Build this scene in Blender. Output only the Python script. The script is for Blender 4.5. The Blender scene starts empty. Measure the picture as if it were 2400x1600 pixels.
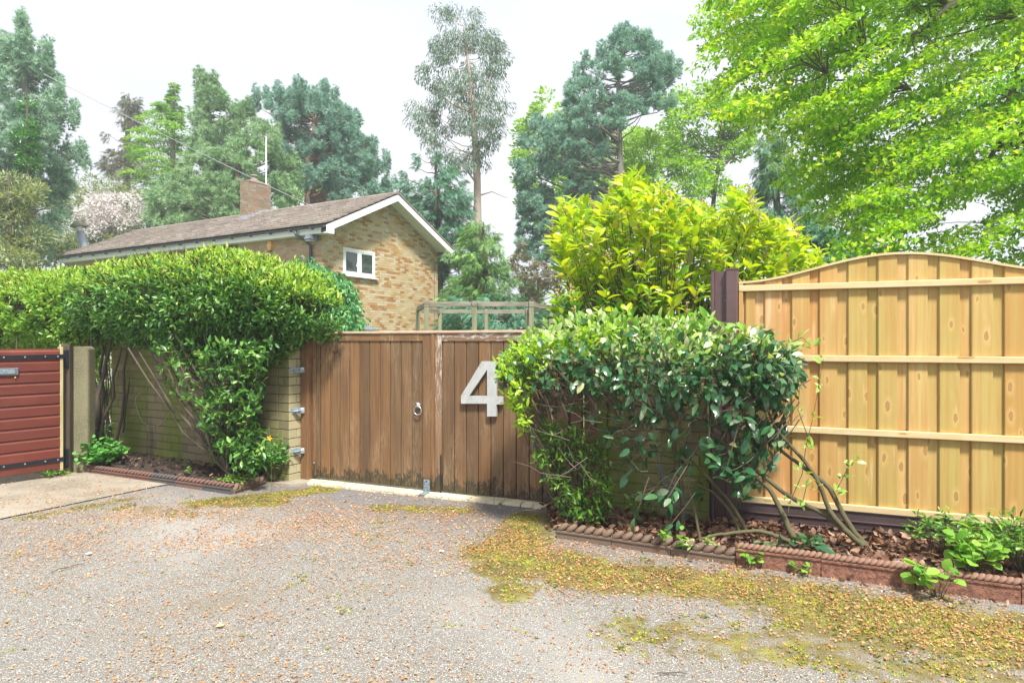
import bpy, math, random
import numpy as np
from mathutils import Vector, Matrix

# ------------------------------------------------------------------ camera, sky, sun, exposure
SC = bpy.context.scene
COL = SC.collection
FPX, EYE = 1550.0, 1.6
cam_data = bpy.data.cameras.new('camera')
cam = bpy.data.objects.new('camera', cam_data)
COL.objects.link(cam)
cam.location = (0, 0, EYE)
cam.rotation_euler = (math.radians(90), 0, 0)
cam_data.sensor_width = 36.0
cam_data.lens = FPX / 2400 * 36.0
cam_data.clip_start = 0.05
cam_data.clip_end = 2000
SC.camera = cam

SUN_DIR = Vector((0.16, -0.50, 0.85)).normalized()      # towards the sun
SUN_EL = math.asin(SUN_DIR.z)
SUN_AZ = math.atan2(SUN_DIR.x, SUN_DIR.y)
world = bpy.data.worlds.new('World')
SC.world = world
world.use_nodes = True
wn, wl = world.node_tree.nodes, world.node_tree.links
wn.clear()
w_out = wn.new('ShaderNodeOutputWorld')
w_bg = wn.new('ShaderNodeBackground')
w_sky = wn.new('ShaderNodeTexSky')
w_sky.sky_type = 'NISHITA'
w_sky.sun_disc = False
w_sky.sun_elevation = SUN_EL
w_sky.sun_rotation = SUN_AZ
w_tc = wn.new('ShaderNodeTexCoord')
w_map = wn.new('ShaderNodeMapping')
w_map.inputs['Scale'].default_value = (1.0, 1.0, 2.6)
w_noise = wn.new('ShaderNodeTexNoise')
w_noise.inputs['Scale'].default_value = 1.7
w_noise.inputs['Detail'].default_value = 5
w_noise.inputs['Roughness'].default_value = 0.5
w_ramp = wn.new('ShaderNodeValToRGB')                  # overcast cloud sheet, slightly thicker and thinner
w_ramp.color_ramp.elements[0].position = 0.38
w_ramp.color_ramp.elements[0].color = (7.15, 7.7, 8.9, 1)
w_ramp.color_ramp.elements[1].position = 0.60
w_ramp.color_ramp.elements[1].color = (9.0, 9.3, 9.9, 1)
w_mix = wn.new('ShaderNodeMixRGB')
w_mix.inputs['Fac'].default_value = 0.94
wl.new(w_tc.outputs['Generated'], w_map.inputs['Vector'])
wl.new(w_map.outputs['Vector'], w_noise.inputs['Vector'])
wl.new(w_noise.outputs['Fac'], w_ramp.inputs['Fac'])
wl.new(w_sky.outputs['Color'], w_mix.inputs['Color1'])
wl.new(w_ramp.outputs['Color'], w_mix.inputs['Color2'])
wl.new(w_mix.outputs['Color'], w_bg.inputs['Color'])
w_bg.inputs['Strength'].default_value = 0.0505
wl.new(w_bg.outputs['Background'], w_out.inputs['Surface'])

sun_data = bpy.data.lights.new('sun', 'SUN')
sun_data.energy = 3.6
sun_data.angle = math.radians(8)
sun_data.color = (1.0, 0.96, 0.89)
sun = bpy.data.objects.new('sun', sun_data)
sun.rotation_euler = SUN_DIR.to_track_quat('Z', 'Y').to_euler()
COL.objects.link(sun)

SC.view_settings.view_transform = 'Standard'
SC.view_settings.look = 'None'
SC.view_settings.exposure = 1.34
SC.view_settings.gamma = 1.0
SC.view_settings.use_curve_mapping = False
SC.render.engine = 'CYCLES'
SC.cycles.use_denoising = True
SC.cycles.max_bounces = 7
SC.cycles.diffuse_bounces = 4
SC.cycles.glossy_bounces = 2
SC.cycles.transmission_bounces = 4
SC.cycles.use_adaptive_sampling = True
SC.cycles.adaptive_threshold = 0.015

# ------------------------------------------------------------------ coordinates
def at(px, py, Y):                      # photo pixel (2400 wide) at a distance
    return np.array(((px - 1200) / FPX * Y, Y, EYE - (py - 800) / FPX * Y))
def dat(px, py, Y):                     # the same in the 2352-wide view
    return at(px * 1.02041, py * 1.02041, Y)
def gnd(px, py, z=0.0):
    Y = (EYE - z) * FPX / (py - 800)
    return np.array(((px - 1200) / FPX * Y, Y, z))

class Frame:
    """vertical plane: origin, x along it, y away from the camera side"""
    def __init__(s, ox, oy, ang):
        s.o = np.array((ox, oy)); s.a = ang
        s.u = np.array((math.cos(ang), math.sin(ang))); s.v = np.array((-math.sin(ang), math.cos(ang)))
    def hit(s, px, py, v=0.0):          # local (x, z) of a photo pixel on the plane y = v
        r = (px - 1200) / FPX
        o = s.o + s.v * v
        t = (r * o[1] - o[0]) / (s.u[0] - r * s.u[1])
        Y = o[1] + t * s.u[1]
        return t, EYE - (py - 800) / FPX * Y
    def w(s, x, y, z=0.0):
        p = s.o + s.u * x + s.v * y
        return np.array((p[0], p[1], z))

# ------------------------------------------------------------------ mesh building
def nrm(a):
    a = np.asarray(a, float)
    return a / np.maximum(np.linalg.norm(a, axis=-1, keepdims=True), 1e-9)

class MB:
    def __init__(s):
        s.V = []; s.F = []; s.T = []; s.n = 0
    def add(s, V, F, tint=None):
        V = [tuple(map(float, v)) for v in V]
        s.V += V
        s.F += [tuple(i + s.n for i in f) for f in F]
        s.T += [0.0 if tint is None else tint] * len(V)
        s.n += len(V)
        return s
    def box(s, x0, x1, y0, y1, z0, z1, tint=None):
        V = [(x0,y0,z0),(x1,y0,z0),(x1,y1,z0),(x0,y1,z0),(x0,y0,z1),(x1,y0,z1),(x1,y1,z1),(x0,y1,z1)]
        return s.add(V, [(0,3,2,1),(4,5,6,7),(0,1,5,4),(1,2,6,5),(2,3,7,6),(3,0,4,7)], tint)
    def bbox(s, x0, x1, y0, y1, z0, z1, b=0.004, tint=None):
        """box whose -y face has chamfered edges"""
        V = [(x0+b,y0,z0+b),(x1-b,y0,z0+b),(x1-b,y0,z1-b),(x0+b,y0,z1-b),
             (x0,y0+b,z0),(x1,y0+b,z0),(x1,y0+b,z1),(x0,y0+b,z1),
             (x0,y1,z0),(x1,y1,z0),(x1,y1,z1),(x0,y1,z1)]
        F = [(0,1,2,3),(4,5,1,0),(5,6,2,1),(6,7,3,2),(7,4,0,3),(8,9,5,4),(9,10,6,5),(10,11,7,6),(11,8,4,7),(11,10,9,8)]
        return s.add(V, F, tint)
    def prism(s, poly, y0, y1, tint=None):
        """poly of (x, z), counter-clockwise seen from -y, extruded from y0 to y1"""
        n = len(poly)
        V = [(x, y0, z) for x, z in poly] + [(x, y1, z) for x, z in poly]
        F = [tuple(range(n)), tuple(range(2*n-1, n-1, -1))] + [(i, i+n, (i+1) % n + n, (i+1) % n) for i in range(n)]
        return s.add(V, F, tint)
    def vprism(s, poly, z0, z1, tint=None):
        n = len(poly)
        V = [(x, y, z0) for x, y in poly] + [(x, y, z1) for x, y in poly]
        F = [tuple(range(n-1, -1, -1)), tuple(range(n, 2*n))] + [(i, (i+1) % n, (i+1) % n + n, i+n) for i in range(n)]
        return s.add(V, F, tint)
    def tube(s, P, R, n=6, tint=None, cap=True):
        P = np.asarray(P, float); m = len(P)
        R = np.full(m, R) if np.isscalar(R) else np.asarray(R, float)
        D = np.gradient(P, axis=0) if m > 1 else np.array([[0,0,1.]])
        D = nrm(D)
        ref = np.array((0., 0., 1.)) if abs(D[0][2]) < 0.9 else np.array((1., 0., 0.))
        V = []
        for i in range(m):
            a = np.cross(D[i], ref)
            if np.linalg.norm(a) < 1e-3: a = np.cross(D[i], (0.3, 1., 0.2))
            a = nrm(a); b = np.cross(D[i], a); ref = nrm(ref - D[i]*np.dot(ref, D[i])*0.5)
            for k in range(n):
                t = 2*math.pi*k/n
                V.append(P[i] + R[i]*(a*math.cos(t) + b*math.sin(t)))
        F = [(i*n+k, i*n+(k+1) % n, (i+1)*n+(k+1) % n, (i+1)*n+k) for i in range(m-1) for k in range(n)]
        if cap:
            F += [tuple(range(n-1, -1, -1)), tuple((m-1)*n+k for k in range(n))]
        return s.add(V, F, tint)
    def ball(s, c, r, nu=10, nv=6, M=None, tint=None):
        V = []
        for j in range(nv+1):
            ph = math.pi*j/nv
            for i in range(nu):
                th = 2*math.pi*i/nu
                p = np.array((math.sin(ph)*math.cos(th)*r[0], math.sin(ph)*math.sin(th)*r[1], math.cos(ph)*r[2]))
                if M is not None: p = M @ p
                V.append(p + np.asarray(c))
        F = [(j*nu+i, (j+1)*nu+i, (j+1)*nu+(i+1) % nu, j*nu+(i+1) % nu) for j in range(nv) for i in range(nu)]
        return s.add(V, F, tint)
    def build(s, name, mat=None, parent=None, smooth=False, loc=None):
        me = bpy.data.meshes.new(name)
        me.from_pydata(s.V, [], s.F)
        if any(s.T):
            at_ = me.attributes.new('tint', 'FLOAT', 'POINT')
            at_.data.foreach_set('value', np.array(s.T, dtype=np.float32))
        if smooth: me.polygons.foreach_set('use_smooth', [True]*len(me.polygons))
        return link(name, me, mat, parent, loc)

def link(name, me, mat, parent=None, loc=None):
    if mat is not None and not me.materials: me.materials.append(mat)
    o = bpy.data.objects.new(name, me)
    COL.objects.link(o)
    if parent is not None: o.parent = parent
    if loc is not None: o.location = loc
    return o

def build_np(name, V, F, tint, mat, parent=None, smooth=False):
    """V (n,3), F (m,k) all faces with k corners"""
    me = bpy.data.meshes.new(name)
    n, (m, k) = len(V), F.shape
    me.vertices.add(n); me.vertices.foreach_set('co', np.ascontiguousarray(V, dtype=np.float32).ravel())
    me.loops.add(m*k); me.loops.foreach_set('vertex_index', np.ascontiguousarray(F, dtype=np.int32).ravel())
    me.polygons.add(m); me.polygons.foreach_set('loop_start', np.arange(0, m*k, k, dtype=np.int32))
    if smooth: me.polygons.foreach_set('use_smooth', np.ones(m, dtype=bool))
    if tint is not None:
        a = me.attributes.new('tint', 'FLOAT', 'POINT')
        a.data.foreach_set('value', np.asarray(tint, dtype=np.float32))
    me.update(calc_edges=True)
    return link(name, me, mat, parent)

def thing(name, label, cat, loc=(0, 0, 0), rz=0.0, group=None):
    o = bpy.data.objects.new(name, None)
    o.empty_display_size = 0.1
    COL.objects.link(o)
    o.location = [float(c) for c in loc]; o.rotation_euler = (0, 0, rz)
    o['label'] = label; o['category'] = cat
    if group: o['group'] = group
    return o
def tag(o, label, cat, group=None):
    o['label'] = label; o['category'] = cat
    if group: o['group'] = group
    return o
def structure(o, label=None):
    o['kind'] = 'structure'
    if label: o['label'] = label
    return o
def stuff(o, label=None, cat=None):
    o['kind'] = 'stuff'
    if label: o['label'] = label
    if cat: o['category'] = cat
    return o

# ------------------------------------------------------------------ leaf templates: stem at the origin, tip along +y, face up +z, length 1
def T_diamond(w=0.3, fold=0.06, droop=0.08):
    V = np.array([(0,0,0),(w/2,0.45,fold),(0,1,-droop),(-w/2,0.45,fold)])
    return V, np.array([(0,1,2),(0,2,3)])
def T_leaf(w=0.4, fold=0.05, droop=0.15):
    V = np.array([(0,0,0),(w*0.36,0.2,fold*0.8),(w/2,0.5,fold),(w*0.33,0.8,fold*0.5-droop*0.5),(0,1,-droop),
                  (-w*0.33,0.8,fold*0.5-droop*0.5),(-w/2,0.5,fold),(-w*0.36,0.2,fold*0.8),(0,0.5,0.01),(0,0.22,0),(0,0.8,-droop*0.5)])
    F = np.array([(0,1,9),(9,1,2),(9,2,8),(8,2,3),(8,3,10),(10,3,4),(0,9,7),(9,6,7),(9,8,6),(8,5,6),(8,10,5),(10,4,5)])
    return V, F
def T_tuft(n=9, spread=0.9, w=0.12, seed=1):
    r = np.random.default_rng(seed); V = []; F = []
    for i in range(n):
        a = 2*math.pi*i/n + r.uniform(-.3, .3); e = spread * r.uniform(0.35, 1.0)
        d = np.array((math.sin(e)*math.cos(a), math.cos(e), math.sin(e)*math.sin(a))) * r.uniform(0.7, 1.0)
        s = nrm(np.cross(d, (math.cos(a*2.3), 0.2, math.sin(a*1.7)))) * w/2
        o = np.array((0, -0.15*r.uniform(0, 1), 0))
        k = len(V); V += [o - s, o + s, o + d]; F.append((k, k+1, k+2))
    return np.array(V), np.array(F)
def T_frond(n=7, w=0.16):
    """flat drooping spray with side leaflets"""
    V = []; F = []
    for i in range(n):
        y = 0.1 + 0.8*i/(n-1)
        sgn = 1 if i % 2 else -1
        L = 0.42*(1.15 - y)
        b = np.array((0, y-0.1, -0.12*y*y)); t = np.array((sgn*L, y + 0.22, -0.12*y*y - 0.16*L))
        k = len(V); V += [b - (0, w/2, 0), b + (0, w/2, 0), t]; F.append((k, k+1, k+2))
    k = len(V); V += [(-0.04,0,0),(0.04,0,0),(0,1.05,-0.2)]; F.append((k, k+1, k+2))
    return np.array([np.array(v, float) for v in V]), np.array(F)

def rots(axis, up, rng=None, roll=0.0):
    y = nrm(axis)
    z = np.asarray(up, float) * np.ones_like(y)
    if rng is not None: z = z + rng.normal(0, roll, y.shape)
    z = nrm(z - y*np.sum(z*y, axis=1, keepdims=True))
    x = np.cross(y, z)
    return np.stack([x, y, z], axis=2)
def scat(tmpl, P, R, S, tint):
    V, F = tmpl; n, k = len(P), len(V)
    S = np.asarray(S).reshape(n, 1, -1) if np.ndim(S) else np.full((n, 1, 1), S)
    W = np.einsum('nij,kj->nki', R, V) * S + P[:, None, :]
    FF = (F[None] + (np.arange(n)*k)[:, None, None]).reshape(-1, 3)
    return W.reshape(-1, 3), FF, np.repeat(tint, k)
def leaves(name, tmpl, P, R, S, tint, mat, parent, smooth=False):
    V, F, t = scat(tmpl, P, R, S, tint)
    return stuff(build_np(name, V, F, t, mat, parent, smooth))
def leaves_split(pname, tmpl, P, R, S, tint, mat, parent, nparts=300, smooth=True, score=None):
    """the nparts leaves that show largest become objects of their own; the rest one mesh"""
    P = np.asarray(P); S = np.asarray(S) * np.ones(len(P))
    if score is None: score = S / np.maximum(P[:, 1], .5)
    o = np.argsort(-score); big, rest = o[:nparts], o[nparts:]
    me = bpy.data.meshes.new(pname)
    me.from_pydata([tuple(v) for v in tmpl[0]], [], [tuple(int(i) for i in f) for f in tmpl[1]])
    me.materials.append(mat)
    if smooth: me.polygons.foreach_set('use_smooth', [True]*len(me.polygons))
    for i in big:
        ob = bpy.data.objects.new(pname, me); COL.objects.link(ob); ob.parent = parent
        M = Matrix([[float(R[i][a][b]*S[i]) for b in range(3)] + [float(P[i][a])] for a in range(3)] + [[0,0,0,1]])
        ob.matrix_basis = parent.matrix_basis.inverted() @ M
    V, F, t = scat(tmpl, P[rest], R[rest], S[rest], tint[rest])
    foliage = build_np('foliage', V, F, t, mat, None, smooth)
    foliage.parent = parent
    foliage.matrix_parent_inverse = parent.matrix_basis.inverted()
    return stuff(foliage)
def keepworld(o, parent):
    o.parent = parent; o.matrix_parent_inverse = parent.matrix_basis.inverted(); return o

# ------------------------------------------------------------------ materials
class NT:
    def __init__(s, name):
        s.m = bpy.data.materials.new(name); s.m.use_nodes = True
        s.t = s.m.node_tree; s.t.nodes.clear()
        s.out = s.t.nodes.new('ShaderNodeOutputMaterial')
    def n(s, typ, ins=None, **props):
        nd = s.t.nodes.new('ShaderNode' + typ)
        for k, v in props.items(): setattr(nd, k, v)
        for k, v in (ins or {}).items():
            sock = nd.inputs[k]
            if isinstance(v, bpy.types.NodeSocket): s.t.links.new(v, sock)
            else:
                if sock.type == 'RGBA' and len(v) == 3: v = (*v, 1)
                sock.default_value = v
        return nd
    def math(s, op, a, b=0.0, c=None, clamp=False):
        d = {0: a, 1: b}
        if c is not None: d[2] = c
        return s.n('Math', d, operation=op, use_clamp=clamp).outputs[0]
    def mix(s, f, a, b, mode='MIX'):
        return s.n('MixRGB', {'Fac': f, 'Color1': a, 'Color2': b}, blend_type=mode).outputs[0]
    def ramp(s, f, stops, interp='LINEAR'):
        r = s.n('ValToRGB', {'Fac': f}); cr = r.color_ramp; cr.interpolation = interp
        while len(cr.elements) < len(stops): cr.elements.new(0.5)
        for e, (p, c) in zip(cr.elements, stops):
            e.position = p; e.color = (*c, 1) if len(c) == 3 else (c[0],)*3 + (1,)
        return r.outputs['Color']
    def step(s, v, lo, hi):
        return s.n('MapRange', {'Value': v, 'From Min': lo, 'From Max': hi}, clamp=True, interpolation_type='SMOOTHSTEP').outputs[0]
    def pos(s, scale=(1, 1, 1), obj=False, off=None):
        v = s.n('TexCoord').outputs['Object'] if obj else s.n('NewGeometry').outputs['Position']
        if off is not None: v = s.n('VectorMath', {0: v, 1: off}, operation='ADD').outputs[0]
        return s.n('Mapping', {'Vector': v, 'Scale': scale}).outputs[0]
    def noise(s, vec, scale=5, detail=3, rough=0.55, col=False):
        return s.n('TexNoise', {'Vector': vec, 'Scale': scale, 'Detail': detail, 'Roughness': rough}).outputs['Color' if col else 'Fac']
    def vor(s, vec, scale=5, feature='F1', out='Distance', rand=1.0, dim='3D'):
        return s.n('TexVoronoi', {'Vector': vec, 'Scale': scale, 'Randomness': rand}, voronoi_dimensions=dim, feature=feature).outputs[out]
    def rnd(s):
        a = s.n('Attribute', attribute_name='tint').outputs['Fac']
        r = s.n('ObjectInfo').outputs['Random']
        return s.math('FRACT', s.math('ADD', a, r))
    def done(s, col, rough=0.7, bump=None, bstr=0.3, bdist=0.01, metal=0.0, spec=0.5, transl=None, tcol=None):
        p = s.n('BsdfPrincipled', {'Base Color': col, 'Roughness': rough, 'Metallic': metal, 'Specular IOR Level': spec})
        if bump is not None:
            b = s.n('Bump', {'Height': bump, 'Strength': bstr, 'Distance': bdist})
            s.t.links.new(b.outputs[0], p.inputs['Normal'])
        sh = p.outputs[0]
        if transl:
            tr = s.n('BsdfTranslucent', {'Color': tcol if tcol is not None else col})
            sh = s.n('MixShader', {0: transl, 1: sh, 2: tr.outputs[0]}).outputs[0]
        s.t.links.new(sh, s.out.inputs['Surface'])
        return s.m

def leaf_mat(name, stops, rough=0.45, transl=0.4, tgain=(1.6, 1.5, 0.6), spec=0.5, patch=0.0):
    t = NT(name)
    v = t.rnd()
    if patch:
        nz = t.noise(t.pos(), 1.6, 3)
        v = t.math('ADD', v, t.math('MULTIPLY', t.math('SUBTRACT', nz, 0.5), patch), clamp=True)
    c = t.ramp(v, stops)
    tc = t.mix(1.0, c, tgain, 'MULTIPLY')
    return t.done(c, rough, transl=transl, tcol=tc, spec=spec)
def bark_mat(name, c1, c2, scale=6.0, obj=False):
    t = NT(name)
    nz = t.noise(t.pos((1, 1, 0.25)), scale*2, 5, 0.6)
    n2 = t.noise(t.pos(), 2.0, 2)
    c = t.mix(n2, t.ramp(nz, [(0.3, c1), (0.7, c2)]), t.ramp(nz, [(0.3, c2), (0.75, c1)]))
    return t.done(c, 0.85, bump=nz, bstr=0.6, bdist=0.02)
def plain(name, c, rough=0.6, var=0.25, scale=8.0, metal=0.0, bstr=0.15, spec=0.5):
    t = NT(name)
    nz = t.noise(t.pos(), scale, 5, 0.6)
    d = tuple(x*(1-var) for x in c); l = tuple(min(1, x*(1+var)) for x in c)
    return t.done(t.ramp(nz, [(0.3, d), (0.7, l)]), rough, bump=t.noise(t.pos(), scale*6, 3), bstr=bstr, bdist=0.004, metal=metal, spec=spec)
M = {}
# --- tarmac: pale chippings in a dark binder, moss stain from the mesh attribute
t = NT('tarmac')
p = t.pos()
cell = t.n('TexVoronoi', {'Vector': p, 'Scale': 105.0}, feature='F1')
stone = t.ramp(t.n('SeparateColor', {0: cell.outputs['Color']}).outputs[0], [(0.0, (0.22,0.21,0.195)), (0.35, (0.29,0.28,0.265)), (0.7, (0.36,0.35,0.33)), (1.0, (0.48,0.47,0.445))])
gap = t.step(cell.outputs['Distance'], 0.30, 0.62)
big = t.noise(p, 0.9, 4, 0.6)
c = t.mix(gap, stone, (0.175, 0.16, 0.135))
c = t.mix(t.step(big, 0.50, 0.72), c, t.mix(0.5, c, (0.19, 0.15, 0.095)))
c = t.mix(t.math('MULTIPLY', t.step(t.noise(p, 0.45, 3, 0.5), 0.5, 0.7), 0.45), c, (0.44, 0.435, 0.42))
worn = t.n('Attribute', attribute_name='fresh').outputs['Fac']
dk = t.ramp(t.noise(p, 130, 2), [(0.3, (0.10,0.10,0.105)), (0.7, (0.22,0.22,0.225))])
c = t.mix(worn, c, dk)
moss = t.n('Attribute', attribute_name='moss').outputs['Fac']
mn = t.noise(p, 7.0, 6, 0.7)
mf = t.step(t.math('ADD', moss, t.math('MULTIPLY', t.math('SUBTRACT', mn, 0.5), 1.7)), 0.36, 0.72)
mc = t.ramp(t.noise(p, 4.2, 6, 0.75), [(0.30, (0.10,0.075,0.025)), (0.48, (0.17,0.135,0.03)), (0.60, (0.27,0.25,0.03)), (0.74, (0.42,0.42,0.045))])
mc = t.mix(t.noise(p, 110, 2), mc, t.mix(0.6, mc, (0.09, 0.075, 0.02)))
c = t.mix(t.math('MULTIPLY', mf, 0.85), c, mc)
h = t.math('SUBTRACT', t.math('MULTIPLY', t.noise(p, 55, 3), 0.7), t.math('MULTIPLY', gap, 0.8))
M['tarmac'] = t.done(c, 0.85, bump=h, bstr=0.7, bdist=0.006, spec=0.25)
# --- concrete drive
t = NT('pale concrete'); p = t.pos()
c = t.ramp(t.noise(p, 1.7, 6, 0.65), [(0.3, (0.19,0.165,0.125)), (0.55, (0.30,0.265,0.21)), (0.8, (0.38,0.34,0.28))])
c = t.mix(t.step(t.noise(p, 60, 3), 0.55, 0.75), c, t.mix(0.6, c, (0.22, 0.19, 0.15)))
M['concrete'] = t.done(c, 0.9, bump=t.noise(p, 90, 4), bstr=0.3, bdist=0.004)
# --- soil, leaf litter base, lawn
M['soil'] = None
t = NT('dark soil'); p = t.pos()
c = t.ramp(t.noise(p, 22, 6, 0.7), [(0.3, (0.022,0.015,0.011)), (0.6, (0.07,0.05,0.038)), (0.8, (0.12,0.092,0.07))])
M['soil'] = t.done(c, 0.95, bump=t.noise(p, 45, 6, 0.7), bstr=1.0, bdist=0.03)
t = NT('lawn'); p = t.pos()
c = t.ramp(t.noise(p, 2, 6), [(0.3, (0.05,0.10,0.02)), (0.7, (0.10,0.18,0.03))])
M['lawn'] = t.done(c, 0.95, bump=t.noise(p, 30, 4), bstr=0.8, bdist=0.03)
t = NT('sandstone paving'); p = t.pos()
r = t.rnd()
c = t.mix(t.noise(p, 9, 6, 0.65), t.ramp(r, [(0, (0.50,0.40,0.22)), (0.5, (0.62,0.53,0.34)), (1, (0.56,0.44,0.27))]), (0.68, 0.62, 0.46))
crack = t.step(t.vor(t.pos((1, 1, 1)), 6.0, 'DISTANCE_TO_EDGE'), 0.0, 0.035)
c = t.mix(crack, (0.24, 0.19, 0.12), c)
M['paving'] = t.done(c, 0.85, bump=t.noise(p, 50, 4), bstr=0.35, bdist=0.005)
# --- gate hardwood, vertical and horizontal grain
def gate_wood(name, scale, mould=True, pale=0.35, red=0.0):
    t = NT(name)
    rv = t.rnd()
    off = t.n('CombineXYZ', {0: t.math('MULTIPLY', rv, 7.0), 1: t.math('MULTIPLY', rv, 3.0), 2: t.math('MULTIPLY', rv, 11.0)}).outputs[0]
    p = t.pos(scale, off=off)
    g = t.noise(p, 1.0, 8, 0.68)
    base = t.ramp(rv, [(0.0, (0.150,0.088,0.042)), (0.3, (0.225,0.120,0.050)), (0.55, (0.19,0.115,0.055)), (0.8, (0.265,0.138,0.056)), (1.0, (0.165,0.100,0.052))])
    c = t.mix(t.step(g, 0.34, 0.68), t.mix(0.62, base, (0.07, 0.04, 0.022)), base)
    w = t.pos()
    bleach = t.math('MULTIPLY', t.step(t.noise(t.pos((5, 5, 1.3)), 1.0, 5, 0.6), 0.42, 0.7), t.step(t.noise(t.pos((90, 90, 9)), 1.0, 4, 0.7), 0.40, 0.65))
    c = t.mix(t.math('MULTIPLY', bleach, pale), c, (0.47, 0.37, 0.24))
    dk = t.math('MULTIPLY', t.step(t.noise(t.pos((3, 3, 1.1), off=off), 1.0, 4, 0.6), 0.50, 0.75), t.step(t.noise(p, 2.0, 3), 0.4, 0.7))
    c = t.mix(t.math('MULTIPLY', dk, 0.55), c, (0.085, 0.06, 0.045))
    if red: c = t.mix(red, c, (0.30, 0.12, 0.05))
    if mould:
        z = t.n('SeparateXYZ', {0: w}).outputs[2]
        e = t.math('ADD', t.math('MULTIPLY', t.math('SUBTRACT', 0.235, z), 5.0), t.math('MULTIPLY', t.math('SUBTRACT', t.noise(t.pos((14, 14, 5.5)), 1.0, 5, 0.7), 0.56), 3.4))
        mk = t.step(e, 0.0, 0.35)
        gr = t.step(t.noise(t.pos((55, 55, 30)), 1.0, 2), 0.3, 0.5)
        c = t.mix(t.math('MULTIPLY', t.math('MULTIPLY', mk, gr), 0.88), c, (0.028, 0.03, 0.016))
    return t.done(c, 0.62, bump=g, bstr=0.35, bdist=0.004, spec=0.35)
M['gate_v'] = gate_wood('weathered hardwood upright grain', (48, 48, 1.6))
M['gate_h'] = gate_wood('weathered hardwood level grain', (2.5, 2.5, 75), mould=False, pale=0.6)
M['gate_post'] = gate_wood('brown stained hardwood', (50, 50, 2.0), mould=False, pale=0.1, red=0.12)
M['twig'] = plain('dark dry twig', (0.06, 0.045, 0.032), 0.9, 0.3, 8)
M['meeting'] = gate_wood('dark meeting strip', (50, 50, 2.0), mould=True, pale=0.15, red=0.0)
M['cap_wood'] = plain('pinkish gate capping', (0.50, 0.36, 0.26), 0.55, 0.15, 12)
t = NT('flaking whitewashed wood'); 
g = t.noise(t.pos((2.5, 2.5, 60)), 1.0, 7, 0.7)
c = t.mix(t.step(g, 0.35, 0.7), (0.16, 0.10, 0.06), (0.27, 0.17, 0.10))
c = t.mix(t.step(t.noise(t.pos((9, 9, 26)), 1.0, 6, 0.75), 0.53, 0.60), c, (0.52, 0.48, 0.43))
M['flaked_h'] = t.done(c, 0.7, bump=g, bstr=0.3, bdist=0.003)
t = NT('flaking whitewashed upright')
g = t.noise(t.pos((60, 60, 2)), 1.0, 7, 0.7)
c = t.mix(t.step(g, 0.35, 0.7), (0.17, 0.10, 0.055), (0.28, 0.17, 0.09))
z = t.n('SeparateXYZ', {0: t.pos()}).outputs[2]
c = t.mix(t.math('MULTIPLY', t.step(t.noise(t.pos((60, 60, 9)), 1.0, 6, 0.75), 0.50, 0.60), t.step(z, 0.5, 1.5)), c, (0.50, 0.46, 0.40))
e = t.math('ADD', t.math('MULTIPLY', t.math('SUBTRACT', 0.30, z), 4.0), t.math('MULTIPLY', t.math('SUBTRACT', t.noise(t.pos((14, 14, 6)), 1.0, 5, 0.7), 0.5), 2.4))
c = t.mix(t.math('MULTIPLY', t.step(e, 0.0, 0.5), 0.85), c, (0.028, 0.03, 0.016))
M['flaked_v'] = t.done(c, 0.7, bump=g, bstr=0.3, bdist=0.003)
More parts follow.
